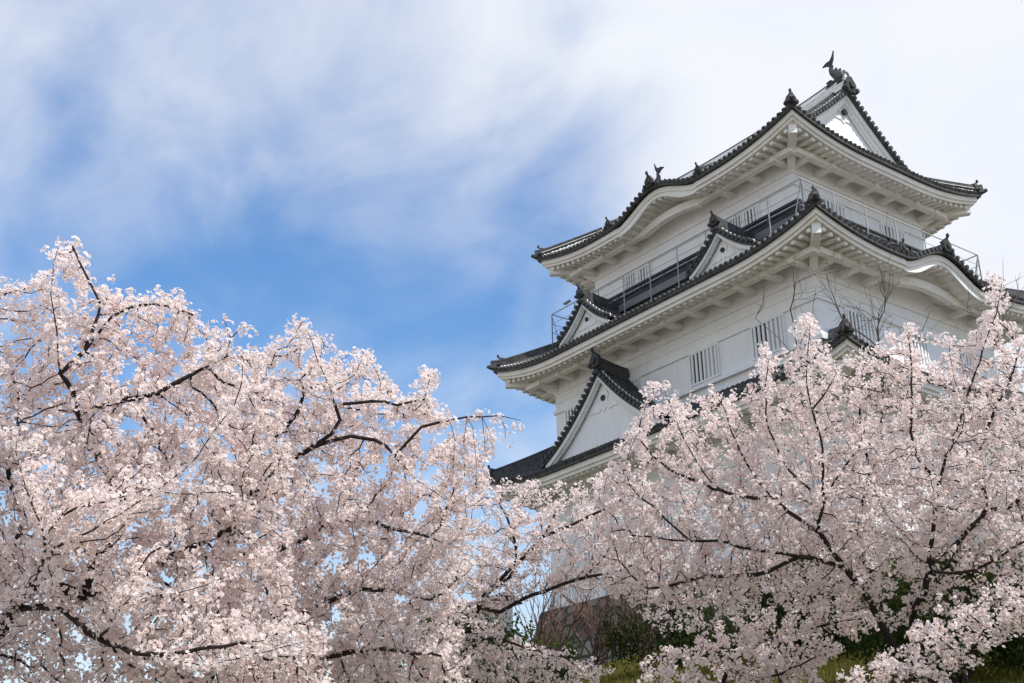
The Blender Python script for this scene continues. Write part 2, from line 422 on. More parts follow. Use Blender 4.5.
        if k in T.kara:   # rainbow beam across the foot of the cusped gable
            a0, wd, K_ = T.kara[k]
            m = 12; pts = []; secs = []
            t_, n_ = SIDES[k]
            for i in range(m + 1):
                f = i / m * 2 - 1; pts.append(T.P(k, a0 + f * wd * .64, dB + .003, zb + .07 + .22 * (1 - f * f)))
                secs.append([n_ * .13 + UZ * .17, n_ * .13 - UZ * .17, -n_ * .13 - UZ * .17, -n_ * .13 + UZ * .17])
            bm_.sweep(pts, secs, 0)
        kid(bm_.build('eave_beam', CREAM))
    for sx in (-1, 1):
        for sy in (-1, 1):
            cb = MB(); di = V((sx, sy, 0)).normalized()
            inner = V((sx * (T.A - o), sy * (T.B - o), T.z0 - .60))
            pts = [inner - di * .1]
            for f in (.3, .5, .65, .8, .92, 1):
                dd = o * (1 - f) + .40 * f
                zc_ = T.z0 - .47 + T.L * max(0, 1 - dd / (o + 1.2)) + .10 * dd - .23
                pts.append(V((sx * (T.A - dd), sy * (T.B - dd), zc_)))
            si = V((-di.y, di.x, 0))
            cb.sweep(pts, [[si * .15 + UZ * .2, si * .15 - UZ * .2, -si * .15 - UZ * .2, -si * .15 + UZ * .2]] * len(pts), 0)
            kid(cb.build('corner_rafter', CREAM))
    return roof

T3_ref = T3 = Tier(7.884, 5.961, 27.576, .56, .032, 1.884, 5.95, kara={0: (0, 2.75, .8)}, Dside=2.2, gable=6.25)
T2 = Tier(9.515, 7.40, 22.157, .47, .035, 2.0, 3.6, kara={1: (0, 2.7, .88)})
T1 = Tier(10.124, 7.434, 17.026, .58, .04, 2.1, 2.9)
roof3 = build_tier(T3); roof2 = build_tier(T2); roof1 = build_tier(T1)

# walls, plaster mouldings
def walls(a, b, z0, z1, mould):
    mb = MB(); mb.ab(-a, a, -b, b, z0, z1)
    o = kid(mb.build('storey_wall', PLASTER))
    for z, pr, hh in mould:
        m = MB(); m.ab(-a - pr, a + pr, -b - pr, b + pr, z - hh / 2, z + hh / 2); m.build('wall_moulding', PLASTER, o)
    return o
w3 = walls(6.0, 4.077, 22.6, 27.35, [(26.33, .06, .12), (25.78, .07, .14)])
w2 = walls(7.513, 5.40, 16.6, 21.95, [(20.88, .06, .10), (20.42, .03, .05), (19.98, .085, .16), (18.38, .16, .16)])
w1 = walls(8.124, 5.434, 11.25, 16.75, [(15.6, .06, .12), (14.9, .08, .14), (11.42, .1, .3)])
for wl in (w3, w2, w1): pass
def window(wall, k, dist, a0, a1, z0, z1, shut=True, bars=6):
    t, n = SIDES[k]
    def bx(mb, u0, u1, n0, n1, q0, q1):
        c = t * ((u0 + u1) / 2) + n * (dist + (n0 + n1) / 2) + UZ * ((q0 + q1) / 2)
        mb.box(c, ((u1 - u0) / 2, (n1 - n0) / 2, (q1 - q0) / 2), (t, n, UZ))
    f = MB()
    bx(f, a0 - .07, a0, -.02, .075, z0 - .07, z1 + .07); bx(f, a1, a1 + .07, -.02, .075, z0 - .07, z1 + .07)
    bx(f, a0, a1, -.02, .075, z1, z1 + .07); bx(f, a0, a1, -.02, .075, z0 - .07, z0)
    fo = f.build('window', PLASTER, wall)
    g = MB(); bx(g, a0, a1, -.01, .008, z0, z1); g.build('opening_shade', SHADE_PANEL, fo)  # flat dark panel on solid wall, interior shade painted as colour
    if shut:
        s_ = MB(); bx(s_, (a0 + a1) / 2 + .02, a1 - .01, -.005, .025, z0 + .01, z1 - .01); s_.build('sliding_shutter', SHUTTER, fo)
    br = MB()
    for i in range(bars):
        c = a0 + (a1 - a0) * (i + .5) / bars; wdt = (a1 - a0) / bars * .25
        bx(br, c - wdt, c + wdt, .02, .066, z0 + .003, z1 - .003)
    br.build('window_bars', PLASTER, fo)
for c in (-6.0, -2.6, 1.82, 5.15): window(w2, 0, 5.40, c - .74, c + .74, 18.62, 19.83, True, 7)
for c in (-3.2, 0, 3.2): window(w2, 1, 7.513, c - .7, c + .7, 18.62, 19.83, True, 7)
for c in (-3.08, 3.35): 
    window(w3, 0, 4.077, c - .82, c - .06, 24.75, 25.62, False, 5); window(w3, 0, 4.077, c + .08, c + .82, 24.75, 25.62, True, 4)
for c in (-1.9, 1.9): window(w3, 1, 6.0, c - .7, c + .7, 24.75, 25.62, True, 6)
for c in (-5, -1, 3, 6): window(w1, 0, 5.434, c - .7, c + .7, 12.9, 14.2, True, 7)
for c in (-3, 0.5): window(w1, 1, 8.124, c - .7, c + .7, 12.9, 14.2, True, 7)

# black balcony rail round the top storey
kb = MB()
def ring(mb, a, b_, z, wd, ht, mat=0):
    mb.ab(-a - wd / 2, a + wd / 2, -b_ - wd / 2, -b_ + wd / 2, z, z + ht, mat); mb.ab(-a - wd / 2, a + wd / 2, b_ - wd / 2, b_ + wd / 2, z, z + ht, mat)
    mb.ab(-a - wd / 2, -a + wd / 2, -b_ + wd / 2, b_ - wd / 2, z, z + ht, mat); mb.ab(a - wd / 2, a + wd / 2, -b_ + wd / 2, b_ - wd / 2, z, z + ht, mat)
KA, KB = 6.68, 4.76
ring(kb, KA, KB, 23.96, .14, .2); ring(kb, KA, KB, 24.24, .09, .08); ring(kb, KA, KB, 24.44, .12, .11)
for k in range(4):
    t, n = SIDES[k]; h, dist = (KA, KB) if k % 2 == 0 else (KB, KA); m = int(2 * h / 1.35)
    for i in range(m + 1):
        a = -h + .01 + i * (2 * h - .02) / m; kb.box(t * a + n * dist + UZ * 24.2, (.058, .052, .3), (t, n, UZ))
rail = kid(kb.build('balcony_railing', BLACK))
fl = MB(); fl.ab(-KA - .12, KA + .12, -KB - .12, KB + .12, 23.6, 23.93); fl.build('balcony_floor', STEEL, rail)
# thin metal safety rail above the second roof
RA, RB = 7.5, 5.5
sr = MB()
for z in (24.78, 24.3, 23.85):
    ring(sr, RA, RB, z, .036 if z > 24.6 else .018, .036 if z > 24.6 else .018)
srail = kid(sr.build('safety_railing', METAL))
for k in range(4):
    t, n = SIDES[k]; h, dist = (RA, RB) if k % 2 == 0 else (RB, RA); m = int(round(2 * h / 1.75))
    for i in range(m + 1):
        a = -h + .004 * (k % 2) + i * 2 * h / m
        c = t * a + n * dist
        zb_ = T2.z(k, max(-h, min(h, a)), 1.95)
        ps = MB()
        ps.box(V((c.x, c.y, (zb_ + 24.77) / 2)), (.0178, .0178, (24.77 - zb_) / 2 + .0), (t, n, UZ))
        if abs(a) > h - .1:
            ps.beam(V((c.x, c.y, 24.75)), V((c.x, c.y, zb_)) - (t * (1 if a > 0 else -1)) * .55 - n * .0, .03, .03)
        ps.build('rail_post', METAL, srail)
lamp = MB()
c = V((-RA + 1.2, -RB - .05, 24.95)); lamp.box(c, (.22, .05, .04)); lamp.beam(c, c - UZ * .12, .03, .03)
lamp.build('floodlight', STEEL, srail)

# dormer gables
def gable(k, a0, front, za, hw, zb, back, rs, name='dormer_gable', over=.24):
    """k: side; front: distance of barge board from the axis; za: apex of the white board, hw half width at zb"""
    t, n = SIDES[k]
    H = za - zb
    def zc(x):
        q = min(abs(x) / hw, 1.25); return za - H * (q * 1.4 - .4 * q * q)
    def P(x, d, z): return t * (a0 + x) + n * d + UZ * z
    m = 14; xs_ = [hw * (i / m * 2 - 1) for i in range(2 * m // 2 + 1)]
    xs_ = [hw * (i / (2 * m) * 2 - 1) for i in range(2 * m + 1)]
    ped = MB()
    pin = [P(x * .97, front - over, zc(x) - .16 * rs) for x in xs_]; base = [P(x * .97, front - over, zb - .9 * rs) for x in xs_]
    ped.grid([[p, q] for p, q in zip(pin, base)], 0)
    po = kid(ped.build(name, PLASTER))
    bb = MB()
    for off, top, bot, th in ((0, 0, -.16 * rs - .02, .10), (-.105, -.03, -.25 * rs, .11)):
        pts = [P(x, front + off, zc(x)) for x in xs_]
        secs = []
        for x in xs_:
            gr = 1 + .25 * abs(x) / hw
            secs.append([n * th / 2 + UZ * top, n * th / 2 + UZ * (bot * gr), -n * th / 2 + UZ * (bot * gr), -n * th / 2 + UZ * top])
        bb.sweep(pts, secs, 0)
    bb.build('barge_board', PLASTER, po)
    # relief on the pediment and the dark boss of the hanging ornament
    ge = MB(); pts = []
    s_ = rs
    orn = [(0, -.45), (-.16, -.5), (-.28, -.66), (-.2, -.86), (-.34, -1.0), (-.62, -1.02), (-.8, -1.18), (-.55, -1.16), (-.3, -1.2), (-.12, -1.1), (0, -1.25), (.12, -1.1), (.3, -1.2), (.55, -1.16), (.8, -1.18), (.62, -1.02), (.34, -1.0), (.2, -.86), (.28, -.66), (.16, -.5)]
    ge.prism([(x * s_ * 1.1, y * s_ * 1.25) for x, y in orn][::-1], P(0, front - over + .01, za), t, UZ, n, .05)
    ge.build('hanging_ornament', PLASTER, po)
    bo = MB(); c = P(0, front - over + .02, za - .95 * s_); bo.tube([c, c + n * .07], .10 * s_ + .03, 8); bo.build('ornament_boss', BLACK, po)
    # tiled slopes
    rf = MB(); up = .17
    yb = back
    for sg in (-1, 1):
        G = []
        for i in range(m + 1):
            x = sg * hw * 1.06 * i / m
            G.append([P(x, front + .14 + (yb - front - .14) * j / 4, zc(x) + up) for j in range(5)])
        rf.grid(G, 0)
        E = [P(sg * hw * 1.06 * i / m, front + .14, zc(hw * 1.06 * i / m)) for i in range(m + 1)]
        rf.grid([[e + UZ * up, e - UZ * .0, e - n * .12] for e in E], 0)
        # stepped verge tiles seen end-on along the board
        L = 0; step = .27; i = 0; x = .1
        while x < hw * 1.05:
            q = P(sg * x, front + .12, zc(x) + up + .035); rf.tube([q - n * .42, q + n * .09], .093, 8, 0)
            q2 = q - n * .2; rf.tube([q2 + UZ * .005, q2 - n * .05 + UZ * .005], .108, 8, 1)
            sl = abs(zc(x + .05) - zc(x)) / .05; x += step / math.sqrt(1 + sl * sl)
        # rows of cover tiles down each slope behind the verge
        dd = front - .45
        while dd > yb:
            tile_row(rf, [P(sg * hw * 1.06 * (1 - i / 8), dd, zc(hw * 1.06 * (1 - i / 8)) + up + .004) for i in range(9)], t * sg, .075, True, False)
            dd -= .262
    rf.build('gable_roof', [TILE, JOINT], po)
    rg = MB()
    rp = [P(0, front + .1 + (yb - front - .1) * j / 6, za + up + .05 + .22 * rs * (1 - j / 6) ** 2) for j in range(7)]
    rg.sweep(rp, [[t * .17 - UZ * .2, t * .13 + UZ * .3 * rs, -t * .13 + UZ * .3 * rs, -t * .17 - UZ * .2]] * 7, 0)
    rg.tube([p + UZ * (.3 * rs + .04) for p in rp], .1, 7)
    rg.build('gable_ridge', [TILE, JOINT], po)
    de = MB(); demon(de, rp[0] + n * .06 - UZ * .12, n, .8 * rs + .1); de.build('demon_tile', DARKTILE, po)
    return po
gable(0, -3.72, 6.80, 23.58, 1.62, 22.25, 4.9, .72)
gable(0, 4.36, 6.80, 23.50, 1.62, 22.25, 4.9, .72)
gable(0, -2.67, 7.0, 19.9, 3.6, 16.95, 5.3, 1.0)
# top hip-and-gable: white triangular end walls
def end_gable(k):
    t, n = SIDES[k]; gx = 6.05; xs_ = [4.15 * (i / 32 * 2 - 1) for i in range(33)]
    def zc(y): return T3.z(0, 0, T3.B - abs(y)) if True else 0
    def zmain(y):
        d = T3.B - abs(y); return T3.z0 + T3.p1 * d + T3.p2 * d * d
    def P(y, d, z): return t * y + n * d + UZ * z
    pd = MB(); pd.grid([[P(y * .98, gx - .30, zmain(y) - .12), P(y * .98, gx - .30, 27.9)] for y in xs_], 0)
    po = kid(pd.build('gable_wall', PLASTER))
    bb = MB()
    for off, top, bot, th in ((0, -.03, -.30, .12), (-.125, -.05, -.46, .12), (-.22, -.06, -.56, .1)):
        secs = []
        for y in xs_:
            g = 1 + .22 * abs(y) / 4
            secs.append([n * th / 2 + UZ * top, n * th / 2 + UZ * bot * g, -n * th / 2 + UZ * bot * g, -n * th / 2 + UZ * top])
        bb.sweep([P(y, gx + off, zmain(y)) for y in xs_], secs, 0)
    bb.build('barge_board', PLASTER, po)
    ge = MB()
    orn = [(0, -.62), (-.16, -.66), (-.26, -.82), (-.22, -1.0), (-.32, -1.14), (-.52, -1.2), (-.34, -1.26), (-.14, -1.24), (0, -1.4), (.14, -1.24), (.34, -1.26), (.52, -1.2), (.32, -1.14), (.22, -1.0), (.26, -.82), (.16, -.66)]
    ge.prism(orn[::-1], P(0, gx - .285, zmain(0)), t, UZ, n, .06); ge.build('hanging_ornament', PLASTER, po)
    bo = MB(); c = P(0, gx - .2, zmain(0) - .9); bo.tube([c, c + n * .1], .14, 8); bo.build('ornament_boss', BLACK, po)
    vt = MB()
    for sg in (-1, 1):
        y = .12
        while y < 4.3:
            q = P(sg * y, gx + .18, zmain(y) + .04); vt.tube([q - n * .5, q + n * .09], .1, 8, 0)
            vt.tube([q - n * .26 + UZ * .004, q - n * .32 + UZ * .004], .116, 8, 1)
            sl = abs(zmain(y + .05) - zmain(y)) / .05; y += .27 / math.sqrt(1 + sl * sl)
    ys = [4.3 * (i / 30 * 2 - 1) for i in range(31)]
    vt.grid([[P(y, 6.25, zmain(y)), P(y, gx + .2, zmain(y) + .0), P(y, gx + .2, zmain(y) - .12), P(y, gx + .05, zmain(y) - .12)] for y in ys], 0)
    # ridge that runs down each verge
    for sg in (-1, 1):
        pp = [P(sg * y, gx - .45, zmain(y) + .02) for y in [.2 + 3.9 * i / 10 for i in range(11)]]
        vt.sweep(pp, [[n * .14 - UZ * .05, n * .11 + UZ * .24, -n * .11 + UZ * .24, -n * .14 - UZ * .05]] * 11, 0)
        vt.tube([p + UZ * .28 for p in pp], .085, 7, 0)
        demon(vt, pp[-1], t * sg, .6)
    vt.build('verge_tiles', [TILE, JOINT], po)
end_gable(1); end_gable(3)
rg = MB(); zr = T3.z0 + T3.p1 * T3.B + T3.p2 * T3.B ** 2
rpx = [-6.3 + 12.6 * i / 20 for i in range(21)]
rp = [V((x, 0, zr - .02 + .3 * (abs(x) / 6.3) ** 3)) for x in rpx]
Yv = V((0, 1, 0))
rg.sweep(rp, [[Yv * .22 - UZ * .12, Yv * .17 + UZ * .5, -Yv * .17 + UZ * .5, -Yv * .22 - UZ * .12]] * 21, 1)
rg.tube([p + UZ * .55 for p in rp], .13, 8)
for zz_ in (.1, .28): rg.sweep(rp, [[Yv * .225 + UZ * zz_, Yv * .215 + UZ * (zz_ + .05), -Yv * .215 + UZ * (zz_ + .05), -Yv * .225 + UZ * zz_]] * 21, 1)
mr_ = kid(rg.build('main_ridge', [TILE, JOINT]))
for sx in (-1, 1):
    d = MB(); demon(d, V((sx * 6.34, 0, zr - .15)), V((sx, 0, 0)), 1.1, False); d.build('demon_tile', DARKTILE, mr_)
    # dolphin-like fish: head biting the ridge, body arching up, forked tail in the air
    s_ = MB(); X = V((sx, 0, 0)); o = V((sx * 5.6, 0, zr + .35))
    path = [(.42, .12), (.40, .38), (.30, .62), (.12, .84), (-.04, 1.04), (-.10, 1.26), (-.02, 1.44)]
    s_.tube([o + X * x + UZ * z * .92 for x, z in path], [.26, .32, .28, .21, .15, .1, .07], 8)
    s_.prism([(-.02, 1.34), (.10, 1.62), (.16, 2.0), (.02, 1.72), (-.10, 1.60), (-.28, 1.60), (-.52, 1.48), (-.3, 1.42), (-.16, 1.30)], o, X, UZ, Yv, .07)
    s_.prism([(.5, .34), (.66, .5), (.54, .56), (.6, .74), (.42, .74), (.4, .95), (.26, .9), (.2, 1.1), (.08, 1.04), (.24, .7), (.36, .4)], o, X, UZ, Yv, .05)
    for sy in (-1, 1):
        s_.prism([(.2, .3), (-.05, .5), (-.3, .46), (-.2, .3), (-.36, .2), (-.05, .16)], o + Yv * .2 * sy, X, UZ, (Yv + X * .4 * sy).normalized(), .05)
        s_.tube([o + X * .5 + UZ * .3 + Yv * .16 * sy, o + X * .62 + UZ * .32 + Yv * .2 * sy], .07, 6)
    s_.build('fish_ornament', DARKTILE, mr_)
# ridges and ornaments of the cusped gables
def kara_ridge(T, k, parent):
    t, n = SIDES[k]; a0, wd, K_ = T.kara[k]; h, dist = T.half(k)
    z = T.z0 + K_; mb = MB()
    L_ = min(T.D, (K_ / T.p1) * 1.05)
    pts = [t * a0 + n * (dist + .02 - L_ * j / 5) + UZ * (z + .06 * L_ * j / 5) for j in range(6)]
    mb.sweep(pts, [[t * .15 - UZ * .1, t * .12 + UZ * .2, -t * .12 + UZ * .2, -t * .15 - UZ * .1]] * 6, 0)
    mb.tube([p + UZ * .25 for p in pts], .085, 7, 0)
    mb.build('cusped_gable_ridge', [TILE, JOINT], parent)
    d = MB(); demon(d, pts[0] + n * .03 - UZ * .06, n, .78); d.build('demon_tile', DARKTILE, parent)
    for sg in (-1, 1):
        a = a0 + sg * wd * 1.02
        q = []
        for j in range(5):
            dd = .05 + 1.6 * j / 4; q.append(T.P(k, a, dd, T.z(k, a, dd) + .02))
        r = MB(); r.sweep(q, [[t * .13 - UZ * .04, t * .1 + UZ * .22, -t * .1 + UZ * .22, -t * .13 - UZ * .04]] * 5, 0); r.tube([p + UZ * .26 for p in q], .08, 7)
        r.build('descending_ridge', TILE, parent)
        d = MB(); demon(d, q[0] + n * .05, n, .55); d.build('demon_tile', DARKTILE, parent)
kara_ridge(T3, 0, roof3); kara_ridge(T2, 1, roof2)

# ------------------------------------------------------------------ stone base, attached turret, low wall
m = bpy.data.materials.new('fitted_stone'); m.use_nodes = True; t = m.node_tree; bs = t.nodes['Principled BSDF']; bs.inputs['Roughness'].default_value = .9
co = t.nodes.new('ShaderNodeTexCoord'); vo = t.nodes.new('ShaderNodeTexVoronoi'); vo.inputs['Scale'].default_value = 1.5; t.links.new(co.outputs['Object'], vo.inputs[0])
ve = t.nodes.new('ShaderNodeTexVoronoi'); ve.feature = 'DISTANCE_TO_EDGE'; ve.inputs['Scale'].default_value = 1.5; t.links.new(co.outputs['Object'], ve.inputs[0])
rp_ = t.nodes.new('ShaderNodeValToRGB'); rp_.color_ramp.elements[0].color = (.10, .08, .065, 1); rp_.color_ramp.elements[1].color = (.24, .21, .18, 1)
sx_ = t.nodes.new('ShaderNodeSeparateColor'); t.links.new(vo.outputs['Color'], sx_.inputs[0]); t.links.new(sx_.outputs[0], rp_.inputs[0])
cl = t.nodes.new('ShaderNodeMath'); cl.operation = 'MULTIPLY'; cl.use_clamp = True; cl.inputs[1].default_value = 8; t.links.new(ve.outputs[0], cl.inputs[0])
mx = t.nodes.new('ShaderNodeMix'); mx.data_type = 'RGBA'; mx.inputs[6].default_value = (.03, .027, .022, 1); t.links.new(cl.outputs[0], mx.inputs[0]); t.links.new(rp_.outputs[0], mx.inputs[7]); t.links.new(mx.outputs[2], bs.inputs['Base Color'])
bp = t.nodes.new('ShaderNodeBump'); bp.inputs['Distance'].default_value = .15; t.links.new(cl.outputs[0], bp.inputs['Height']); t.links.new(bp.outputs[0], bs.inputs['Normal'])
STONE = m
b = MB()
rows = []
for i in range(7):
    f = i / 6; z = 11.25 - f * 4.5; o = .35 + .9 * f + .7 * f * f
    rows.append([V((sx * (8.124 + o), sy * (5.434 + o), z)) for sx, sy in ((-1, -1), (1, -1), (1, 1), (-1, 1), (-1, -1))])
b.grid(rows); b.add(rows[0][:4], [(0, 1, 2, 3)])
tag(b.build('stone_base', STONE), 'shadowed brown stone base wall under the castle keep behind bare shrubs', 'stone wall')

tur = empty('attached_turret', (11, 3.5, 7.6))
tag(tur, 'low white plastered turret with tiled roof against the right foot of the keep', 'turret')
b = MB(); b.ab(8.2, 14, -.6, 7, 7.2, 12.6); tw = keep(b.build('turret_wall', PLASTER), tur)
b = MB(); b.ab(8.2, 14.06, -.67, 7.06, 11.9, 12.05); b.ab(8.2, 14.08, -.69, 7.08, 9.5, 9.75); b.build('wall_moulding', PLASTER, tw)
b = MB()
for c in (9.4, 11.6): 
    b.ab(c - .5, c + .5, -.62, -.605, 10.3, 11.3)
b.build('window', SHADE_PANEL, tw)  # dark panels on the wall, shade of the openings put into their colour
b = MB()
for c in (9.4, 11.6):
    for i in range(5): b.ab(c - .5 + .2 * i + .05, c - .5 + .2 * i + .14, -.66, -.625, 10.3, 11.3)
b.build('window_bars', PLASTER, tw)
b = MB()
b.grid([[V((x, -1.5, 12.45)), V((x, 1, 13.4)), V((x, 3.2, 14.6)), V((x, 5.4, 13.4)), V((x, 7.9, 12.45))] for x in (8.3, 14.8)])
b.grid([[V((x, -1.5, 12.45)), V((x, -1.5, 12.3)), V((x, -.6, 12.5))] for x in (8.3, 14.8)], 2)
i = 8.4
while i < 14.8:
    tile_row(b, [V((i, -1.5, 12.455)), V((i, 1, 13.405)), V((i, 3.2, 14.6))], V((0, -1, 0))); tile_row(b, [V((i, 7.9, 12.455)), V((i, 5.4, 13.405)), V((i, 3.2, 14.6))], V((0, 1, 0))); i += .27
b.tube([V((8.3, 3.2, 14.7)), V((14.9, 3.2, 14.7))], .2, 8)
keep(b.build('tile_roof', [TILE, JOINT, CREAM]), tur)

pw = empty('plaster_wall', (-12, -6.4, 7.6))
tag(pw, 'low white plastered wall with dark tiled coping left of the stone base', 'wall')
b = MB(); b.ab(-16.5, -9.9, -6.6, -6.2, 7.3, 11.9); keep(b.build('wall_body', PLASTER), pw)
b = MB(); b.grid([[V((x, -7.1, 11.85)), V((x, -6.4, 12.3)), V((x, -5.7, 11.85))] for x in (-16.6, -9.8)]); b.grid([[V((x, -7.1, 11.85)), V((x, -7.1, 11.72)), V((x, -6.6, 11.8))] for x in (-16.6, -9.8)])
x = -16.5
while x < -9.8: tile_row(b, [V((x, -7.1, 11.855)), V((x, -6.4, 12.305))], V((0, -1, 0))); x += .27
keep(b.build('tiled_coping', [TILE, JOINT]), pw)

# ------------------------------------------------------------------ trees
def poly_inside(poly, p):
    poly = np.array(poly, float); x, y = p[:, 0], p[:, 1]; ins = np.zeros(len(p), bool)
    n = len(poly)
    for i in range(n):
        x0, y0 = poly[i]; x1, y1 = poly[(i + 1) % n]
        c = ((y0 > y) != (y1 > y)) & (x < (x1 - x0) * (y - y0) / (y1 - y0 + 1e-12) + x0); ins ^= c
    return ins
def poly_dist(poly, p):
    poly = np.array(poly, float); best = np.full(len(p), 1e9)
    for i in range(len(poly)):
        a = poly[i]; c = poly[(i + 1) % len(poly)] - a
        tt = np.clip(((p - a) @ c) / (c @ c + 1e-12), 0, 1)
        best = np.minimum(best, np.linalg.norm(p - a - tt[:, None] * c, axis=1))
    return best
CAMn, Fn, Rn, Un = (np.array(x) for x in (CAM, Fw, Rt, Up))
def at_np(uv, d):
    return CAMn + (Fn * FOC + np.outer(uv[:, 0] - 512, Rn) - np.outer(uv[:, 1] - 341.5, Un)) * (d / FOC)[:, None]

def mesh_np(name, verts, faces_flat, loop_tot, material, attrs, parent):
    me = bpy.data.meshes.new(name); me.vertices.add(len(verts)); me.vertices.foreach_set('co', verts.astype(np.float32).ravel())
    me.loops.add(len(faces_flat)); me.loops.foreach_set('vertex_index', faces_flat.astype(np.int32))
    nf = len(loop_tot); me.polygons.add(nf); st = np.zeros(nf, np.int32); st[1:] = np.cumsum(loop_tot)[:-1]
    me.polygons.foreach_set('loop_start', st)
    try: me.polygons.foreach_set('loop_total', loop_tot.astype(np.int32))
    except Exception: pass
    for k, a in attrs.items():
        at_ = me.attributes.new(k, 'FLOAT', 'POINT'); at_.data.foreach_set('value', a.astype(np.float32))
    me.materials.append(material); me.update(calc_edges=True)
    o = bpy.data.objects.new(name, me); COL.objects.link(o)
    if parent: keep(o, parent)
    return o

def flowers(cent, nrm, rad, hi, tint):
    """cent Nx3, nrm Nx3 unit, rad N -> five-petalled blossoms, slightly cupped"""
    n = len(cent); ref = np.where(np.abs(nrm[:, 2:3]) < .9, np.array([[0, 0, 1.]]), np.array([[1., 0, 0]]))
    X = np.cross(nrm, ref); X /= np.linalg.norm(X, axis=1)[:, None]; Y = np.cross(nrm, X)
    ph = rng.uniform(0, 2 * math.pi, n)
    cup = rng.uniform(.1, .45, n)
    def ringv(k, frac, lift):
        a = ph[:, None] + np.array(k)[None, :]; c, s_ = np.cos(a), np.sin(a)
        return cent[:, None, :] + (X[:, None, :] * c[..., None] + Y[:, None, :] * s_[..., None]) * (rad[:, None, None] * frac) + nrm[:, None, :] * (rad * cup * lift)[:, None, None]
    ang = np.arange(5) * 2 * math.pi / 5
    if hi:
        tips = ringv(ang, 1.0, 1.0); val = ringv(ang + math.pi / 5, .72, .55)
        v = np.concatenate([cent[:, None, :], tips, val], 1); nv = 11
        f = np.array([[0, 6 + (k - 1) % 5, 1 + k, 6 + k] for k in range(5)])
    else:
        tips = ringv(ang, .95, .8); v = np.concatenate([cent[:, None, :], tips], 1); nv = 6
        f = np.array([[0, 1 + k, 1 + (k + 1) % 5] for k in range(5)])
    faces = (f[None] + (np.arange(n) * nv)[:, None, None]).reshape(-1)
    lt = np.full(n * 5, f.shape[1], np.int32)
    core = np.zeros((n, nv)); core[:, 0] = 1
    ti = np.repeat(tint, nv)
    return v.reshape(-1, 3), faces, lt, core.ravel(), ti

SPARSE = []
def grow(limbs, attr, step, infl, kill, up=.12, iters=70, wander=.28):
    """branch skeleton: given limbs, then space colonisation towards attraction points"""
    pos = []; par = []; SPARSE.clear()
    for L in limbs:
        pts = [np.array(p) for p in L['pts']]
        start = None
        if pos:
            dd = np.linalg.norm(np.array(pos) - pts[0], axis=1); start = int(dd.argmin())
            if L.get('join', True): pts = [np.array(pos[start])] + (pts[1:] if dd[start] < .3 else pts)
        prev = start if start is not None else -1
        n_before = len(pos)
        if prev == -1: pos.append(pts[0]); par.append(-1); prev = 0
        # Catmull-Rom through the points so that limbs bend rather than kink
        Q = [pts[0]] + pts + [pts[-1]]
        for i in range(1, len(Q) - 2):
            p0, p1, p2, p3 = Q[i - 1:i + 3]; n = max(1, int(np.linalg.norm(p2 - p1) / step))
            for j in range(1, n + 1):
                s = j / n
                q = .5 * ((2 * p1) + (p2 - p0) * s + (2 * p0 - 5 * p1 + 4 * p2 - p3) * s * s + (3 * p1 - p0 - 3 * p2 + p3) * s ** 3)
                pos.append(q + rng.normal(0, step * .06, 3)); par.append(prev); prev = len(pos) - 1
        if L.get('sparse'): SPARSE.append((n_before, len(pos)))
    limb_n = len(pos)
    A = np.array(attr)
    if len(A):
        P = np.array(pos); near = np.full(len(A), 0); nd2 = np.full(len(A), 1e9)
        def upd(lo):
            nonlocal near, nd2
            kt = KDTree(len(pos) - lo)
            for i in range(lo, len(pos)): kt.insert(pos[i], i)
            kt.balance()
            for i in range(len(A)):
                _, ix, dist = kt.find(A[i])
                if dist < nd2[i]: nd2[i] = dist; near[i] = ix
        upd(0); lo = 0
        for it in range(iters):
            k = nd2 > kill; A = A[k]; near = near[k]; nd2 = nd2[k]
            if len(A) == 0: break
            use = nd2 < infl * (1.0 if it > 3 else 1.6)
            if not use.any(): infl *= 1.4; continue
            grp = {}
            PA = np.array(pos)
            dirs = A - PA[near]; dirs /= np.linalg.norm(dirs, axis=1)[:, None] + 1e-9
            for i in np.nonzero(use)[0]: 
                g = grp.get(near[i]); 
                if g is None: grp[near[i]] = dirs[i].copy()
                else: g += dirs[i]
            lo = len(pos)
            for ix, g in grp.items():
                g = g / (np.linalg.norm(g) + 1e-9) + rng.normal(0, wander, 3) + np.array([0, 0, up]); g /= np.linalg.norm(g)
                pos.append(PA[ix] + g * step); par.append(int(ix))
            upd(lo)
            if len(pos) > 14000: break
    return np.array(pos), np.array(par), limb_n

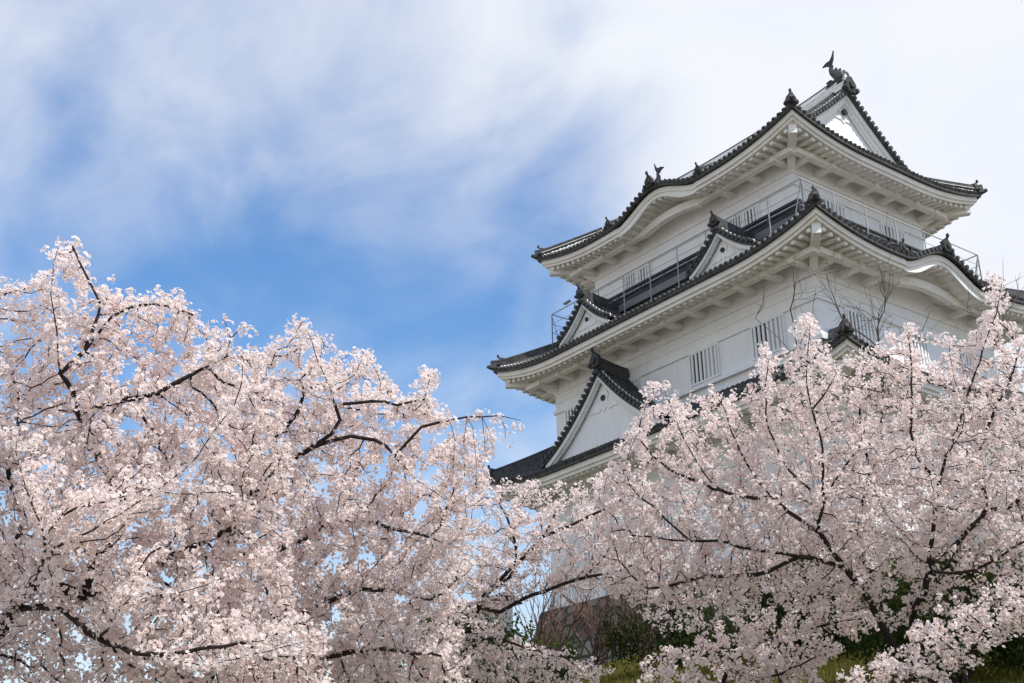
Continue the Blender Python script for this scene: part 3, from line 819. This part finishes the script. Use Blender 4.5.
def skeleton_mesh(pos, par, tip, expo, trunk_r, limb_n=0, fine=()):
    n = len(pos); kids = [[] for _ in range(n)]
    for i in range(n):
        if par[i] >= 0: kids[par[i]].append(i)
    acc = np.zeros(n)
    for i in range(n - 1, -1, -1):
        if not kids[i]: acc[i] = tip ** expo
        if par[i] >= 0: acc[par[i]] += acc[i]
    order = range(n)
    r = acc ** (1 / expo)
    # accumulate a little more with length so that long limbs keep tapering
    if r.max() > trunk_r: r = np.where(r > tip * 2, tip * 2 + (r - tip * 2) * (trunk_r - tip * 2) / (r.max() - tip * 2), r)
    for q, (a_, b_) in enumerate(fine): r[a_:b_] = np.linspace(.011, .004, b_ - a_) if q == 0 else .0032
    mb = MB(); done = set()
    stack = [(0, None)]
    while stack:
        s, pr = stack.pop(); ch = [] if pr is None else [pr]
        cur = s
        while True:
            ch.append(cur)
            if not kids[cur]: break
            ks = sorted(kids[cur], key=lambda q: -r[q])
            for q in ks[1:]: stack.append((q, cur))
            cur = ks[0]
        if len(ch) < 2: continue
        rr = [r[q] for q in ch]
        if pr is not None: rr[0] = min(rr[0], rr[1] * 1.15)
        rr[-1] *= .5
        k = 8 if max(rr) > .05 else (5 if max(rr) > .012 else 3)
        mb.tube([V(pos[q]) for q in ch], rr, k, 0, False)
    return mb, r, kids

def cherry(label, limbs, poly, d0, H, nattr, step, kill, hi, cl_per, fl_n, fl_r, cl_r, trunk_r, group, holes=(), sprays=(), tip=.0045, twig_max=.013, name='cherry_tree', up=.26, dshift=0, gap=1.38, spread_=.95, push=1.0, hanging=(), base=None):
    d0 *= push; limbs = [[(u, v, d * push) for u, v, d in L] for L in limbs]
    s = d0 / 10
    uv = []
    poly_a = np.array(poly, float); mn, mx_ = poly_a.min(0), poly_a.max(0)
    pts = np.zeros((0, 2))
    while len(pts) < nattr:
        c = rng.uniform(mn, mx_, (nattr * 3, 2)); c = c[poly_inside(poly, c)]
        for hp, pr in holes: c = c[~(poly_inside(hp, c) & (rng.uniform(0, 1, len(c)) < pr))]
        pts = np.concatenate([pts, c])
    pts = pts[:nattr]
    inset = poly_dist(poly, pts) * d0 / FOC
    h = np.minimum(H, .22 + .8 * inset)
    dep = d0 + dshift + rng.uniform(-1, 1, nattr) * h
    attr = at_np(pts, dep)
    L3 = []
    for L in limbs:
        L3.append({'pts': [tuple(at(*q)) for q in L]})
    for L in hanging: L3.append({'pts': [tuple(at(*q)) for q in L], 'sparse': True})
    if base is None:
        p0 = V(L3[0]['pts'][0]); base = V((p0.x, p0.y, ground(p0.x, p0.y)))
        # trunk below the first traced point, leaning a little as it reaches the ground
        g = V((p0.x + .25, p0.y + .1, 0)); g.z = ground(g.x, g.y) - .1
        if p0.z - g.z > .4:
            L3[0]['pts'] = [tuple(g), tuple(g.lerp(p0, .5) + V((.08, -.06, 0)))] + L3[0]['pts']
        base = g
    pos, par, ln = grow(L3, attr, step * s, .9 * s, kill * s, up)
    root = empty(name, base); tag(root, label, 'tree', group)
    mb, r, kids = skeleton_mesh(pos, par, tip, 2.35, trunk_r, fine=SPARSE)
    keep(mb.build('trunk', BARK, root, True), root)
    # blossom clusters along the thin wood
    thinw = np.nonzero((r < twig_max) & (par >= 0))[0]
    # a little bare wood: drop clusters near holes
    for a_, b_ in SPARSE: thinw = thinw[(thinw < a_) | (thinw >= b_)]
    cc = []; cn = []
    for rep in range(max(1, int(math.ceil(cl_per)))):
        pk = thinw if cl_per >= rep + 1 else thinw[rng.uniform(0, 1, len(thinw)) < (cl_per - rep)]
        f = rng.uniform(0, 1, (len(pk), 1)); p = pos[pk] * f + pos[par[pk]] * (1 - f)
        o = rng.normal(0, 1, (len(pk), 3)); o /= np.linalg.norm(o, axis=1)[:, None]
        o[:, 2] += .25; cc.append(p + o * (cl_r * .35 + np.abs(rng.normal(0, cl_r * spread_, (len(pk), 1)))))
    for pth, n_, spread in sprays:
        q = np.array([tuple(at(*z)) for z in pth]); seg = rng.integers(0, len(q) - 1, n_); f = rng.uniform(0, 1, (n_, 1))
        cc.append(q[seg] * (1 - f) + q[seg + 1] * f + rng.normal(0, spread, (n_, 3)))
    cc = np.concatenate(cc)
    vox = np.floor(cc / (cl_r * gap)).astype(np.int64); _, un = np.unique(vox[:, 0] * 4000037 + vox[:, 1] * 2003 + vox[:, 2], return_index=True)
    cc = cc[np.sort(un)]
    m_ = len(cc); sz = (.5 + .8 * rng.beta(2, 2, m_)) * cl_r
    cnt = np.maximum(3, (fl_n * (sz / cl_r) ** 1.6 * rng.uniform(.7, 1.25, m_))).astype(int)
    idx = np.repeat(np.arange(m_), cnt); n = len(idx)
    dr = rng.normal(0, 1, (n, 3)); dr /= np.linalg.norm(dr, axis=1)[:, None]
    ce = cc[idx] + dr * (sz[idx] * rng.uniform(.72, 1.0, n))[:, None]
    nr = dr + rng.normal(0, .3, (n, 3)); nr /= np.linalg.norm(nr, axis=1)[:, None]
    tint = np.clip(rng.beta(1.6, 2.2, m_)[idx] + rng.normal(0, .18, n), 0, 1)
    v, f, lt, core, ti = flowers(ce, nr, rng.uniform(.85, 1.15, n) * fl_r, hi, tint)
    mesh_np('crown', v, f, lt, PETAL, {'core': core, 'tint': ti}, root)
    print(label[:40], 'nodes', len(pos), 'clusters', m_, 'flowers', n, 'r', round(float(r.max()), 3))
    return root

G_ = 'cherry trees in full blossom'
# near left tree
cherry('largest near cherry tree at the left edge with a forked dark limb before blue sky',
    [[(-40, 690, 10.6), (-12, 650, 10.5), (15, 608, 10.3), (36, 580, 9.9), (42, 560, 9.7), (44, 548, 9.6), (40, 524, 9.4), (27, 489, 9.2), (15, 451, 9.1), (21, 428, 9.0)],
     [(43, 558, 9.7), (61, 545, 9.4), (92, 529, 9.1), (127, 510, 8.9), (165, 485, 8.8), (196, 459, 8.8), (214, 430, 8.8), (233, 406, 8.9), (242, 382, 9.0), (243, 362, 9.1)],
     [(44, 533, 9.5), (65, 512, 9.2), (100, 503, 9.0), (146, 489, 8.9)],
     [(150, 495, 8.9), (190, 496, 8.8), (222, 492, 8.8), (255, 500, 8.8)],
     [(36, 580, 9.9), (60, 586, 10.2), (84, 596, 10.4), (120, 590, 10.6), (165, 560, 10.6), (206, 540, 10.6), (245, 520, 10.6)],
     [(15, 608, 10.3), (60, 610, 10.0), (100, 640, 9.8), (150, 655, 9.6), (210, 648, 9.5), (262, 640, 9.4)],
     [(84, 596, 10.4), (98, 555, 10.3), (118, 535, 10.4), (124, 505, 10.5), (100, 460, 10.5), (86, 425, 10.4), (79, 412, 10.3), (73, 393, 10.2), (68, 382, 10.2), (61, 374, 10.1), (57, 358, 10.1), (56, 328, 10.0), (51, 293, 10.0), (54, 264, 9.9), (57, 247, 9.9)],
     [(79, 412, 10.3), (98, 408, 10.1), (120, 401, 10.0), (138, 398, 10.0), (158, 392, 10.0)],
     [(61, 374, 10.1), (85, 350, 10.2), (111, 317, 10.2), (126, 308, 10.2), (164, 304, 10.2), (192, 315, 10.2)],
     [(85, 350, 10.2), (100, 304, 10.3), (92, 285, 10.3), (82, 266, 10.3), (72, 246, 10.3)],
     [(158, 392, 10.0), (190, 375, 10.0), (226, 355, 10.0), (230, 338, 10.0), (224, 318, 10.0)],
     [(230, 338, 10.0), (242, 328, 10.0), (252, 328, 10.0)],
     [(-12, 650, 10.5), (-50, 560, 10.6), (-40, 470, 10.6), (-35, 400, 10.5), (-20, 330, 10.4), (-2, 300, 10.3), (8, 292, 10.3)],
     [(15, 608, 10.3), (8, 560, 10.7), (24, 520, 10.9), (8, 470, 10.9), (20, 410, 10.8), (12, 375, 10.8)],
     [(100, 640, 9.8), (120, 610, 9.3), (135, 600, 9.1), (190, 590, 9.0), (230, 575, 8.9)],
     [(150, 655, 9.6), (200, 665, 9.2), (250, 655, 9.0), (310, 640, 9.0)]],
    [(-90, 730), (-90, 360), (-10, 350), (28, 335), (36, 305), (30, 285), (46, 285), (48, 250), (62, 240), (84, 252), (98, 284), (128, 290), (166, 296), (196, 316), (208, 342), (222, 338), (250, 352), (275, 378), (290, 440), (286, 520), (300, 600), (330, 650), (330, 730)],
    10.0, 1.25, 6000, .10, .125, True, 4.0, 10, .0182, .046, .068, G_, dshift=.6,
    holes=[([(0, 465), (50, 470), (75, 500), (40, 545), (0, 560)], .5), ([(20, 600), (90, 600), (140, 640), (100, 690), (0, 690)], .45)],
    sprays=[([(-6, 290, 10.3), (10, 295, 10.3)], 8, .05)])
# second near tree with the long hanging spray
cherry('near cherry tree with a thick bent limb and hanging blossom spray left of the keep',
    [[(206, 720, 12.4), (214, 640, 12.3), (226, 560, 12.1), (252, 500, 11.9), (280, 468, 11.7), (296, 457, 11.5), (313, 447, 11.4), (332, 436, 11.4), (340, 420, 11.4), (336, 402, 11.4), (330, 385, 11.4)],
     [(320, 444, 11.4), (329, 441, 11.4), (351, 436, 11.3), (375, 441, 11.3), (395, 455, 11.3), (416, 479, 11.2), (446, 499, 11.2)],
     [(338, 410, 11.4), (342, 403, 11.4), (372, 401, 11.4), (398, 405, 11.4), (424, 398, 11.4), (428, 380, 11.4)],
     [(330, 385, 11.4), (318, 360, 11.4), (312, 340, 11.4), (306, 328, 11.4)],
     [(330, 385, 11.4), (355, 375, 11.3), (362, 360, 11.3)],
     [(395, 455, 11.3), (410, 440, 11.3), (421, 427, 11.3), (436, 423, 11.3)],
     [(226, 560, 12.1), (290, 545, 11.9), (340, 520, 11.8), (400, 530, 11.6), (450, 545, 11.5)],
     [(214, 640, 12.3), (290, 620, 12), (360, 590, 11.8), (430, 600, 11.6)],
     [(206, 700, 12.4), (290, 668, 12), (370, 650, 11.8), (440, 655, 11.6)],
     [(226, 560, 12.1), (236, 470, 12.2), (262, 420, 12.2), (262, 380, 12.1), (270, 365, 12.1)],
     [(236, 470, 12.2), (300, 410, 12.0), (300, 380, 12.0)]],
    [(210, 730), (205, 380), (250, 348), (275, 352), (292, 324), (308, 318), (322, 342), (345, 350), (372, 348), (392, 376), (412, 388), (424, 366), (434, 372), (436, 402), (452, 430), (474, 446), (482, 480), (470, 520), (474, 570), (460, 640), (470, 730)],
    11.7, 1.3, 6000, .095, .12, True, 4.0, 10, .0182, .046, .068, G_, up=.16, dshift=.5,
    holes=[([(300, 450), (340, 400), (420, 420), (440, 470), (430, 520), (380, 500), (330, 520), (290, 500)], .5), ([(420, 600), (470, 600), (480, 690), (390, 690)], .5)],
    hanging=[[(436, 423, 11.3), (451, 420, 11.3), (483, 417, 11.3), (500, 417, 11.3), (522, 421, 11.3)],
             [(452, 420, 11.3), (455, 440, 11.3), (454, 468, 11.3)], [(462, 419, 11.3), (463, 440, 11.3), (464, 474, 11.3)], [(472, 418, 11.3), (475, 445, 11.3), (476, 488, 11.3)],
             [(480, 417, 11.3), (483, 440, 11.3), (484, 456, 11.3)], [(490, 417, 11.3), (489, 430, 11.3), (488, 444, 11.3)], [(502, 418, 11.3), (504, 428, 11.3), (505, 438, 11.3)]],
    sprays=[([(436, 423, 11.3), (483, 415, 11.3)], 26, .02), ([(483, 417, 11.3), (500, 421, 11.3)], 10, .03), ([(514, 424, 11.3), (524, 424, 11.3)], 5, .02), ([(454, 435, 11.3), (454, 468, 11.3)], 11, .03), ([(463, 440, 11.3), (464, 474, 11.3)], 11, .03),
            ([(474, 430, 11.3), (476, 488, 11.3)], 14, .03), ([(482, 430, 11.3), (484, 456, 11.3)], 9, .03), ([(489, 426, 11.3), (488, 446, 11.3)], 6, .03), ([(504, 430, 11.3), (505, 438, 11.3)], 5, .03)])
# middle tree
cherry('mid distance cherry tree below the left corner of the keep with upcurving dark limbs',
    [[(455, 680, 16.4), (468, 640, 16.2), (478, 607, 16.0), (499, 582, 15.8), (509, 570, 15.7), (530, 551, 15.6), (544, 535, 15.5), (556, 510, 15.5)],
     [(478, 607, 16.0), (500, 611, 15.7), (524, 599, 15.5), (553, 588, 15.4), (583, 578, 15.3), (600, 562, 15.2)],
     [(503, 596, 15.8), (509, 578, 15.7), (517, 560, 15.6), (512, 530, 15.6), (500, 505, 15.6)],
     [(468, 640, 16.2), (440, 600, 16.2), (430, 560, 16.2), (440, 530, 16.1)],
     [(455, 680, 16.4), (420, 650, 16), (370, 630, 15.8), (340, 610, 15.6)],
     [(544, 535, 15.5), (580, 520, 15.3), (620, 500, 15.2), (640, 480, 15.2)],
     [(468, 640, 16.2), (500, 640, 15.4), (530, 650, 15.1)],
     [(583, 578, 15.3), (620, 570, 15.1), (650, 555, 15.0)]],
    [(325, 650), (350, 580), (400, 540), (440, 510), (470, 488), (498, 484), (530, 480), (560, 484), (590, 474), (620, 468), (660, 480), (670, 540), (664, 604), (620, 604), (580, 596), (545, 594), (512, 614), (505, 640), (535, 645), (570, 655), (606, 662), (612, 700), (330, 710)],
    15.8, 1.6, 5600, .085, .105, False, 4.0, 9, .0188, .047, .10, G_,
    holes=[([(420, 600), (480, 590), (500, 630), (440, 660), (400, 650)], .55)], tip=.0045)
# right-hand tree
cherry('broad right hand cherry tree with tall upright dark limbs rising in front of the keep',
    [[(934, 690, 14.2), (926, 668, 14.2), (894, 646, 14.0), (879, 617, 13.8), (864, 593, 13.7), (852, 578, 13.6), (843, 566, 13.5), (828, 545, 13.4), (819, 533, 13.3), (823, 500, 13.2), (824, 470, 13.1), (822, 449, 13.0), (816, 423, 13.0), (808, 385, 13.0), (808, 350, 13.0), (810, 326, 13.0)],
     [(926, 668, 14.2), (912, 620, 14.0), (926, 588, 13.8), (931, 548, 13.5), (935, 510, 13.4), (937, 490, 13.3), (940, 478, 13.3), (947, 455, 13.3), (959, 425, 13.3), (969, 388, 13.3), (979, 361, 13.3), (991, 329, 13.3), (999, 300, 13.3), (1001, 282, 13.3)],
     [(938, 481, 13.3), (921, 464, 13.3), (911, 432, 13.4), (912, 397, 13.4), (911, 360, 13.4), (907, 335, 13.4)],
     [(819, 533, 13.3), (800, 520, 13.2), (775, 500, 13.2), (750, 470, 13.2), (735, 440, 13.2), (722, 405, 13.2), (715, 395, 13.2)],
     [(843, 566, 13.5), (800, 556, 13.4), (762, 551, 13.3), (740, 547, 13.3), (718, 540, 13.2), (690, 541, 13.2), (660, 538, 13.2), (632, 535, 13.2)],
     [(690, 541, 13.2), (675, 527, 13.2), (655, 508, 13.2), (640, 498, 13.2), (625, 470, 13.2), (640, 430, 13.2)],
     [(800, 556, 13.4), (755, 575, 13.5), (720, 575, 13.6), (696, 578, 13.7), (672, 585, 13.8), (648, 590, 13.8)],
     [(879, 617, 13.8), (890, 580, 14.3), (864, 568, 14.4), (860, 520, 14.5), (868, 470, 14.5), (860, 420, 14.5), (862, 375, 14.5)],
     [(931, 560, 13.6), (960, 540, 13.8), (986, 510, 13.9), (984, 488, 13.9), (978, 458, 13.9), (990, 420, 13.9), (1010, 380, 14), (1020, 345, 14)],
     [(986, 510, 13.9), (1020, 500, 13.9), (1050, 450, 13.9), (1060, 400, 13.9)],
     [(931, 575, 13.7), (975, 570, 13.4), (1020, 545, 13.2), (1060, 520, 13.2)],
     [(823, 500, 13.2), (790, 470, 13.1), (770, 430, 13.1), (765, 390, 13.1), (768, 360, 13.1)],
     [(826, 497, 13.2), (842, 470, 13.1), (855, 452, 13.1)],
     [(814, 415, 13.0), (825, 395, 13.0), (836, 372, 13.0)],
     [(775, 500, 13.2), (720, 490, 13.2), (690, 450, 13.2), (672, 410, 13.2), (665, 390, 13.2)],
     [(720, 490, 13.2), (670, 470, 13.3), (640, 440, 13.3), (630, 425, 13.3)],
     [(640, 440, 13.3), (642, 412, 13.3), (652, 392, 13.3)],
     [(947, 455, 13.3), (965, 420, 13.0), (955, 380, 13.0), (948, 345, 13.0)]],
    [(596, 590), (588, 500), (606, 468), (626, 436), (648, 404), (664, 392), (690, 396), (712, 402), (736, 390), (752, 382), (768, 348), (788, 362), (798, 345), (808, 318), (818, 330), (834, 368), (862, 348), (885, 346), (905, 328), (918, 350), (942, 332), (962, 350), (978, 315), (994, 280), (1006, 284), (1016, 330), (1060, 340), (1090, 400), (1090, 640), (1010, 622), (960, 606), (935, 618), (900, 628), (850, 622), (800, 612), (750, 616), (690, 614), (645, 612)],
    13.5, 1.5, 8200, .085, .105, False, 2.9, 9, .0186, .045, .055, G_, dshift=.4,
    holes=[([(930, 560), (1000, 550), (1005, 600), (950, 620)], .75), ([(850, 560), (930, 570), (930, 620), (850, 620)], .5), ([(985, 340), (1030, 345), (1030, 385), (985, 375)], .6), ([(960, 405), (1024, 410), (1024, 435), (960, 425)], .5)], tip=.004)
# trees behind and below
cherry('farther cherry tree with straight dark vertical trunk below the middle of the keep',
    [[(771, 642, 19), (769, 600, 19), (771, 560, 19), (768, 530, 19), (750, 510, 19)],
     [(770, 590, 19), (730, 600, 18.8), (700, 607, 18.6), (668, 612, 18.5)],
     [(771, 560, 19), (800, 540, 18.8), (840, 530, 18.6), (870, 540, 18.6)],
     [(769, 605, 19), (800, 590, 18.8), (835, 585, 18.6)]],
    [(610, 570), (650, 530), (740, 505), (820, 505), (880, 530), (880, 590), (840, 600), (800, 596), (770, 610), (735, 632), (690, 640), (645, 634), (630, 600)],
    18.8, 1.3, 1500, .08, .10, False, 3.4, 9, .020, .052, .09, G_, tip=.005)
cherry('farthest cherry tree close to the right foot of the keep behind the tall upright limbs',
    [[(935, 640, 22), (938, 600, 22), (932, 560, 22), (940, 520, 22), (930, 480, 22)],
     [(932, 560, 22), (900, 530, 21.8), (880, 500, 21.7), (872, 470, 21.7)],
     [(940, 520, 22), (980, 490, 21.8), (1020, 470, 21.7), (1040, 440, 21.7)],
     [(938, 590, 22), (980, 550, 21.8), (1030, 530, 21.7)]],
    [(845, 450), (900, 410), (960, 405), (1060, 420), (1070, 560), (1000, 580), (950, 560), (900, 575), (850, 545)],
    21.8, 1.4, 2200, .075, .095, False, 3.6, 9, .020, .05, .07, G_, tip=.005)
cherry('low spreading cherry tree with dusky pink blossom at the bottom right of centre',
    [[(720, 740, 15), (722, 690, 15), (735, 660, 15), (770, 640, 14.8), (815, 628, 14.6), (860, 618, 14.5)],
     [(735, 660, 15), (700, 655, 15), (670, 655, 15), (640, 668, 15)],
     [(722, 690, 15), (760, 680, 14.6), (800, 665, 14.4), (820, 655, 14.4)]],
    [(640, 710), (650, 668), (690, 640), (735, 618), (785, 602), (840, 600), (890, 612), (885, 634), (845, 646), (826, 672), (815, 715)],
    14.8, .9, 1500, .085, .105, False, 4.0, 9, .0188, .047, .08, G_, tip=.004)
cherry('nearest bottom right cherry tree with pale blossom boughs crossing in front of dark trunks',
    [[(980, 760, 10.6), (972, 700, 10.6), (965, 660, 10.6), (990, 630, 10.5), (1020, 605, 10.4), (1050, 590, 10.4)],
     [(972, 700, 10.6), (930, 680, 10.4), (880, 668, 10.2), (850, 682, 10.2)],
     [(965, 660, 10.6), (940, 640, 10.3), (920, 630, 10.2), (940, 612, 10.1)],
     [(990, 630, 10.5), (970, 615, 10.2), (985, 598, 10.2)]],
    [(828, 715), (842, 680), (880, 655), (910, 628), (945, 612), (975, 592), (1010, 588), (1050, 570), (1080, 600), (1080, 640), (1030, 640), (990, 655), (965, 675), (940, 690), (930, 712)],
    10.5, .8, 1100, .09, .115, True, 3.4, 9, .0182, .045, .06, G_, push=1.22)

# ------------------------------------------------------------------ bare trees and shrubs
def bare(name, label, limbs, mats, n_sub, gen, tip, trunk_r, group, cat, seed, d_scale=1.0, len0=.9, upb=.35):
    r_ = np.random.default_rng(seed); pos = []; par = []
    L3 = [[np.array(at(*q)) for q in L] for L in limbs]
    p0 = V(L3[0][0]); g = V((p0.x, p0.y, ground(p0.x, p0.y) - .1))
    if p0.z - g.z > .3: L3[0] = [np.array(g)] + L3[0]
    heads = []
    for L in L3:
        if pos:
            ix = int(np.linalg.norm(np.array(pos) - L[0], axis=1).argmin()); prev = ix
        else: pos.append(L[0]); par.append(-1); prev = 0
        for a, b_ in zip(L[:-1], L[1:]):
            n = max(1, int(np.linalg.norm(b_ - a) / .18))
            for j in range(1, n + 1): pos.append(a + (b_ - a) * j / n + r_.normal(0, .012, 3)); par.append(prev); prev = len(pos) - 1
        heads.append((max(1, len(pos) - 40), len(pos)))
    nl = len(pos)
    def sub(ix, d, length, depth):
        p = np.array(pos[ix]); prev = ix; n = max(3, int(length / .15))
        for j in range(n):
            d = d + r_.normal(0, .13, 3) + np.array([0, 0, upb * .12]); d /= np.linalg.norm(d); p = p + d * length / n
            pos.append(p); par.append(prev); prev = len(pos) - 1
            if depth > 0 and r_.uniform() < .42:
                e = d + r_.normal(0, .55, 3); e[2] += upb * .6; e /= np.linalg.norm(e); sub(prev, e, length * r_.uniform(.4, .7), depth - 1)
    for i in range(n_sub):
        ix = int(r_.integers(max(1, nl // 5), nl)); e = r_.normal(0, 1, 3); e[2] = abs(e[2]) * .6 + upb; e /= np.linalg.norm(e); sub(ix, e, len0 * r_.uniform(.5, 1.1), gen)
    mb, r, k = skeleton_mesh(np.array(pos), np.array(par), tip, 2.3, trunk_r)
    root = empty(name, g); tag(root, label, cat, group); keep(mb.build('trunk', mats, root, True), root); return root
bare('bare_tree', 'leafless dark tree with thin twigs standing in front of the right wall of the keep',
     [[(872, 560, 24), (876, 480, 24), (880, 430, 24), (884, 390, 24), (880, 350, 24), (878, 330, 24), (886, 300, 24), (892, 262, 24)],
      [(880, 345, 24), (845, 325, 24), (835, 300, 24), (826, 275, 24)], [(884, 300, 24), (874, 270, 24)],
      [(880, 400, 24), (910, 370, 24), (918, 340, 24), (945, 318, 24)], [(870, 500, 24), (820, 420, 24), (800, 360, 24), (790, 310, 24), (799, 262, 24)],
      [(800, 360, 24), (775, 335, 24), (755, 318, 24)], [(918, 340, 24), (930, 312, 24)]], DRYBARK, 32, 2, .0036, .036, None, 'tree', 11, len0=1.0)
bare('bare_tree', 'leafless thin twigs rising beside tall blossom spray at the right edge against white sky',
     [[(1030, 520, 18), (1020, 440, 18), (1010, 380, 18), (1000, 340, 18), (1004, 300, 18), (1003, 258, 18)], [(1003, 320, 18), (1018, 296, 18), (1030, 274, 18)], [(1000, 340, 18), (985, 318, 18), (968, 312, 18)], [(1020, 440, 18), (1045, 380, 18)]],
     DRYBARK, 20, 2, .0032, .03, None, 'tree', 12, len0=.7)
SG = 'bare shrubs in front of the stone base'
for lab, u, v, d, sd_, h in (('bare brown shrub with many upright stems, leftmost below the castle base', 545, 672, 30, 21, 2.3), ('reddish bare shrub of fine twigs in the middle of the dark stone base', 597, 668, 32, 22, 2.6), ('sparse bare shrub with thin stems right of the grassy patch', 645, 668, 31, 23, 2.4)):
    r_ = random.Random(sd_); L = []
    for i in range(11):
        du = r_.uniform(-42, 42); L.append([(u + r_.uniform(-4, 4), v, d), (u + du * .4 + r_.uniform(-6, 6), v - r_.uniform(18, 34), d + r_.uniform(-.5, .5)), (u + du, v - r_.uniform(45, 78), d + r_.uniform(-1, 1))])
    bare('bare_shrub', lab, L, STEMBARK, 44, 1, .0075, .05, SG, 'shrub', sd_, len0=1.2, upb=.8)

def shrub(label, u, v, d, rad, hgt, n, seed):
    r_ = np.random.default_rng(seed); p = at(u, v, d); g = V((p.x, p.y, ground(p.x, p.y)))
    root = empty('evergreen_shrub', g); tag(root, label, 'shrub', 'dark evergreen shrubs on the slope')
    top = max(hgt, p.z - g.z)
    mb = MB()
    for i in range(5):
        a = r_.uniform(0, 6.28); e = g + V((math.cos(a) * rad * .6, math.sin(a) * rad * .6, top * .7))
        mb.tube([g - UZ * .1, g.lerp(e, .5) + V((0, 0, .2)), e], [.05, .035, .012], 5, 0, False)
    keep(mb.build('trunk', BARK, root), root)
    nb = 26; c = r_.normal(0, 1, (nb, 3)); c /= np.linalg.norm(c, axis=1)[:, None]; c *= (r_.uniform(.25, 1, nb) ** .5)[:, None]
    c = np.array(g) + c * np.array([rad, rad, top * .48]) + np.array([0, 0, top * .55]); rb = r_.uniform(.25, .5, nb) * rad
    ix = r_.integers(0, nb, n); q = r_.normal(0, 1, (n, 3)); q /= np.linalg.norm(q, axis=1)[:, None]
    ce = c[ix] + q * (rb[ix] * r_.uniform(.5, 1.05, n))[:, None]
    nr = q + r_.normal(0, .6, (n, 3)) + np.array([0, 0, .4]); nr /= np.linalg.norm(nr, axis=1)[:, None]
    X = np.cross(nr, r_.normal(0, 1, (n, 3))); X /= np.linalg.norm(X, axis=1)[:, None]; Y = np.cross(nr, X)
    L_ = r_.uniform(.05, .09, n)[:, None]; W = L_ * .42
    v_ = np.stack([ce - X * L_, ce + Y * W, ce + X * L_, ce - Y * W], 1).reshape(-1, 3)
    f = np.arange(4 * n); ti = np.repeat(np.clip(r_.uniform(0, 1, nb)[ix] * .6 + r_.uniform(0, .5, n), 0, 1), 4)
    mesh_np('crown', v_, f, np.full(n, 4), LEAF, {'core': np.zeros(4 * n), 'tint': ti}, root)
for a in (('dark evergreen shrub behind the blossoms at the bottom left of centre', 470, 640, 27, 1.9, 2.6, 9000, 31),
          ('dark evergreen bush at the left end of the stone base', 520, 640, 34, 1.5, 2.2, 7000, 32),
          ('dark green bush beside the vertical cherry trunk', 800, 612, 27, 1.8, 2.4, 9000, 33),
          ('low dark bush on the grass left of the vertical cherry trunk', 690, 618, 32, 2.0, 1.6, 8000, 34),
          ('shady evergreen bush under the right hand cherry tree', 960, 650, 22, 1.6, 2.6, 8000, 35),
          ('dark evergreen bush at the bottom right corner of the picture', 1015, 668, 24, 1.6, 2.2, 8000, 36),
          ('small dark bush under the near left cherry trees', 400, 665, 27, 1.6, 2.0, 7000, 37),
          ('olive green bush seen between trunks of the right hand cherry tree', 880, 612, 28, 1.4, 1.6, 6000, 38)):
    shrub(*a)

# grass blades on the slope in view
n = 90000; ang = rng.uniform(-.5, .5, n); dist = rng.uniform(20, 40, n)
hd = np.array([Fw.x, Fw.y]); hd /= np.linalg.norm(hd); rt = np.array([hd[1], -hd[0]])
xy = np.array([CAM.x, CAM.y]) + hd * dist[:, None] + rt * (np.tan(ang) * dist * .9)[:, None]
keep_ = ~((np.abs(xy[:, 0]) < 10.6) & (np.abs(xy[:, 1]) < 8)); xy = xy[keep_]; n = len(xy)
z = np.array([ground(a, b_) for a, b_ in xy]); hgt = rng.uniform(.08, .26, n); wv = rng.uniform(.012, .03, n)
a = rng.uniform(0, 6.28, n); dx = np.stack([np.cos(a), np.sin(a), np.zeros(n)], 1) * wv[:, None]; p = np.column_stack([xy, z])
lean = rng.normal(0, .06, (n, 3)); lean[:, 2] = hgt
v_ = np.stack([p - dx, p + dx, p + lean], 1).reshape(-1, 3)
patch = .5 + .5 * np.sin(xy[:, 0] * .8) * np.sin(xy[:, 1] * .9)
g = mesh_np('grass', v_, np.arange(3 * n), np.full(n, 3), GRASSM, {'core': np.zeros(3 * n), 'tint': np.repeat(np.clip(patch * .6 + rng.uniform(0, .5, n), 0, 1), 3)}, None)
tag(g, 'short yellow green grass on the slope below the keep', 'grass', kind='stuff')
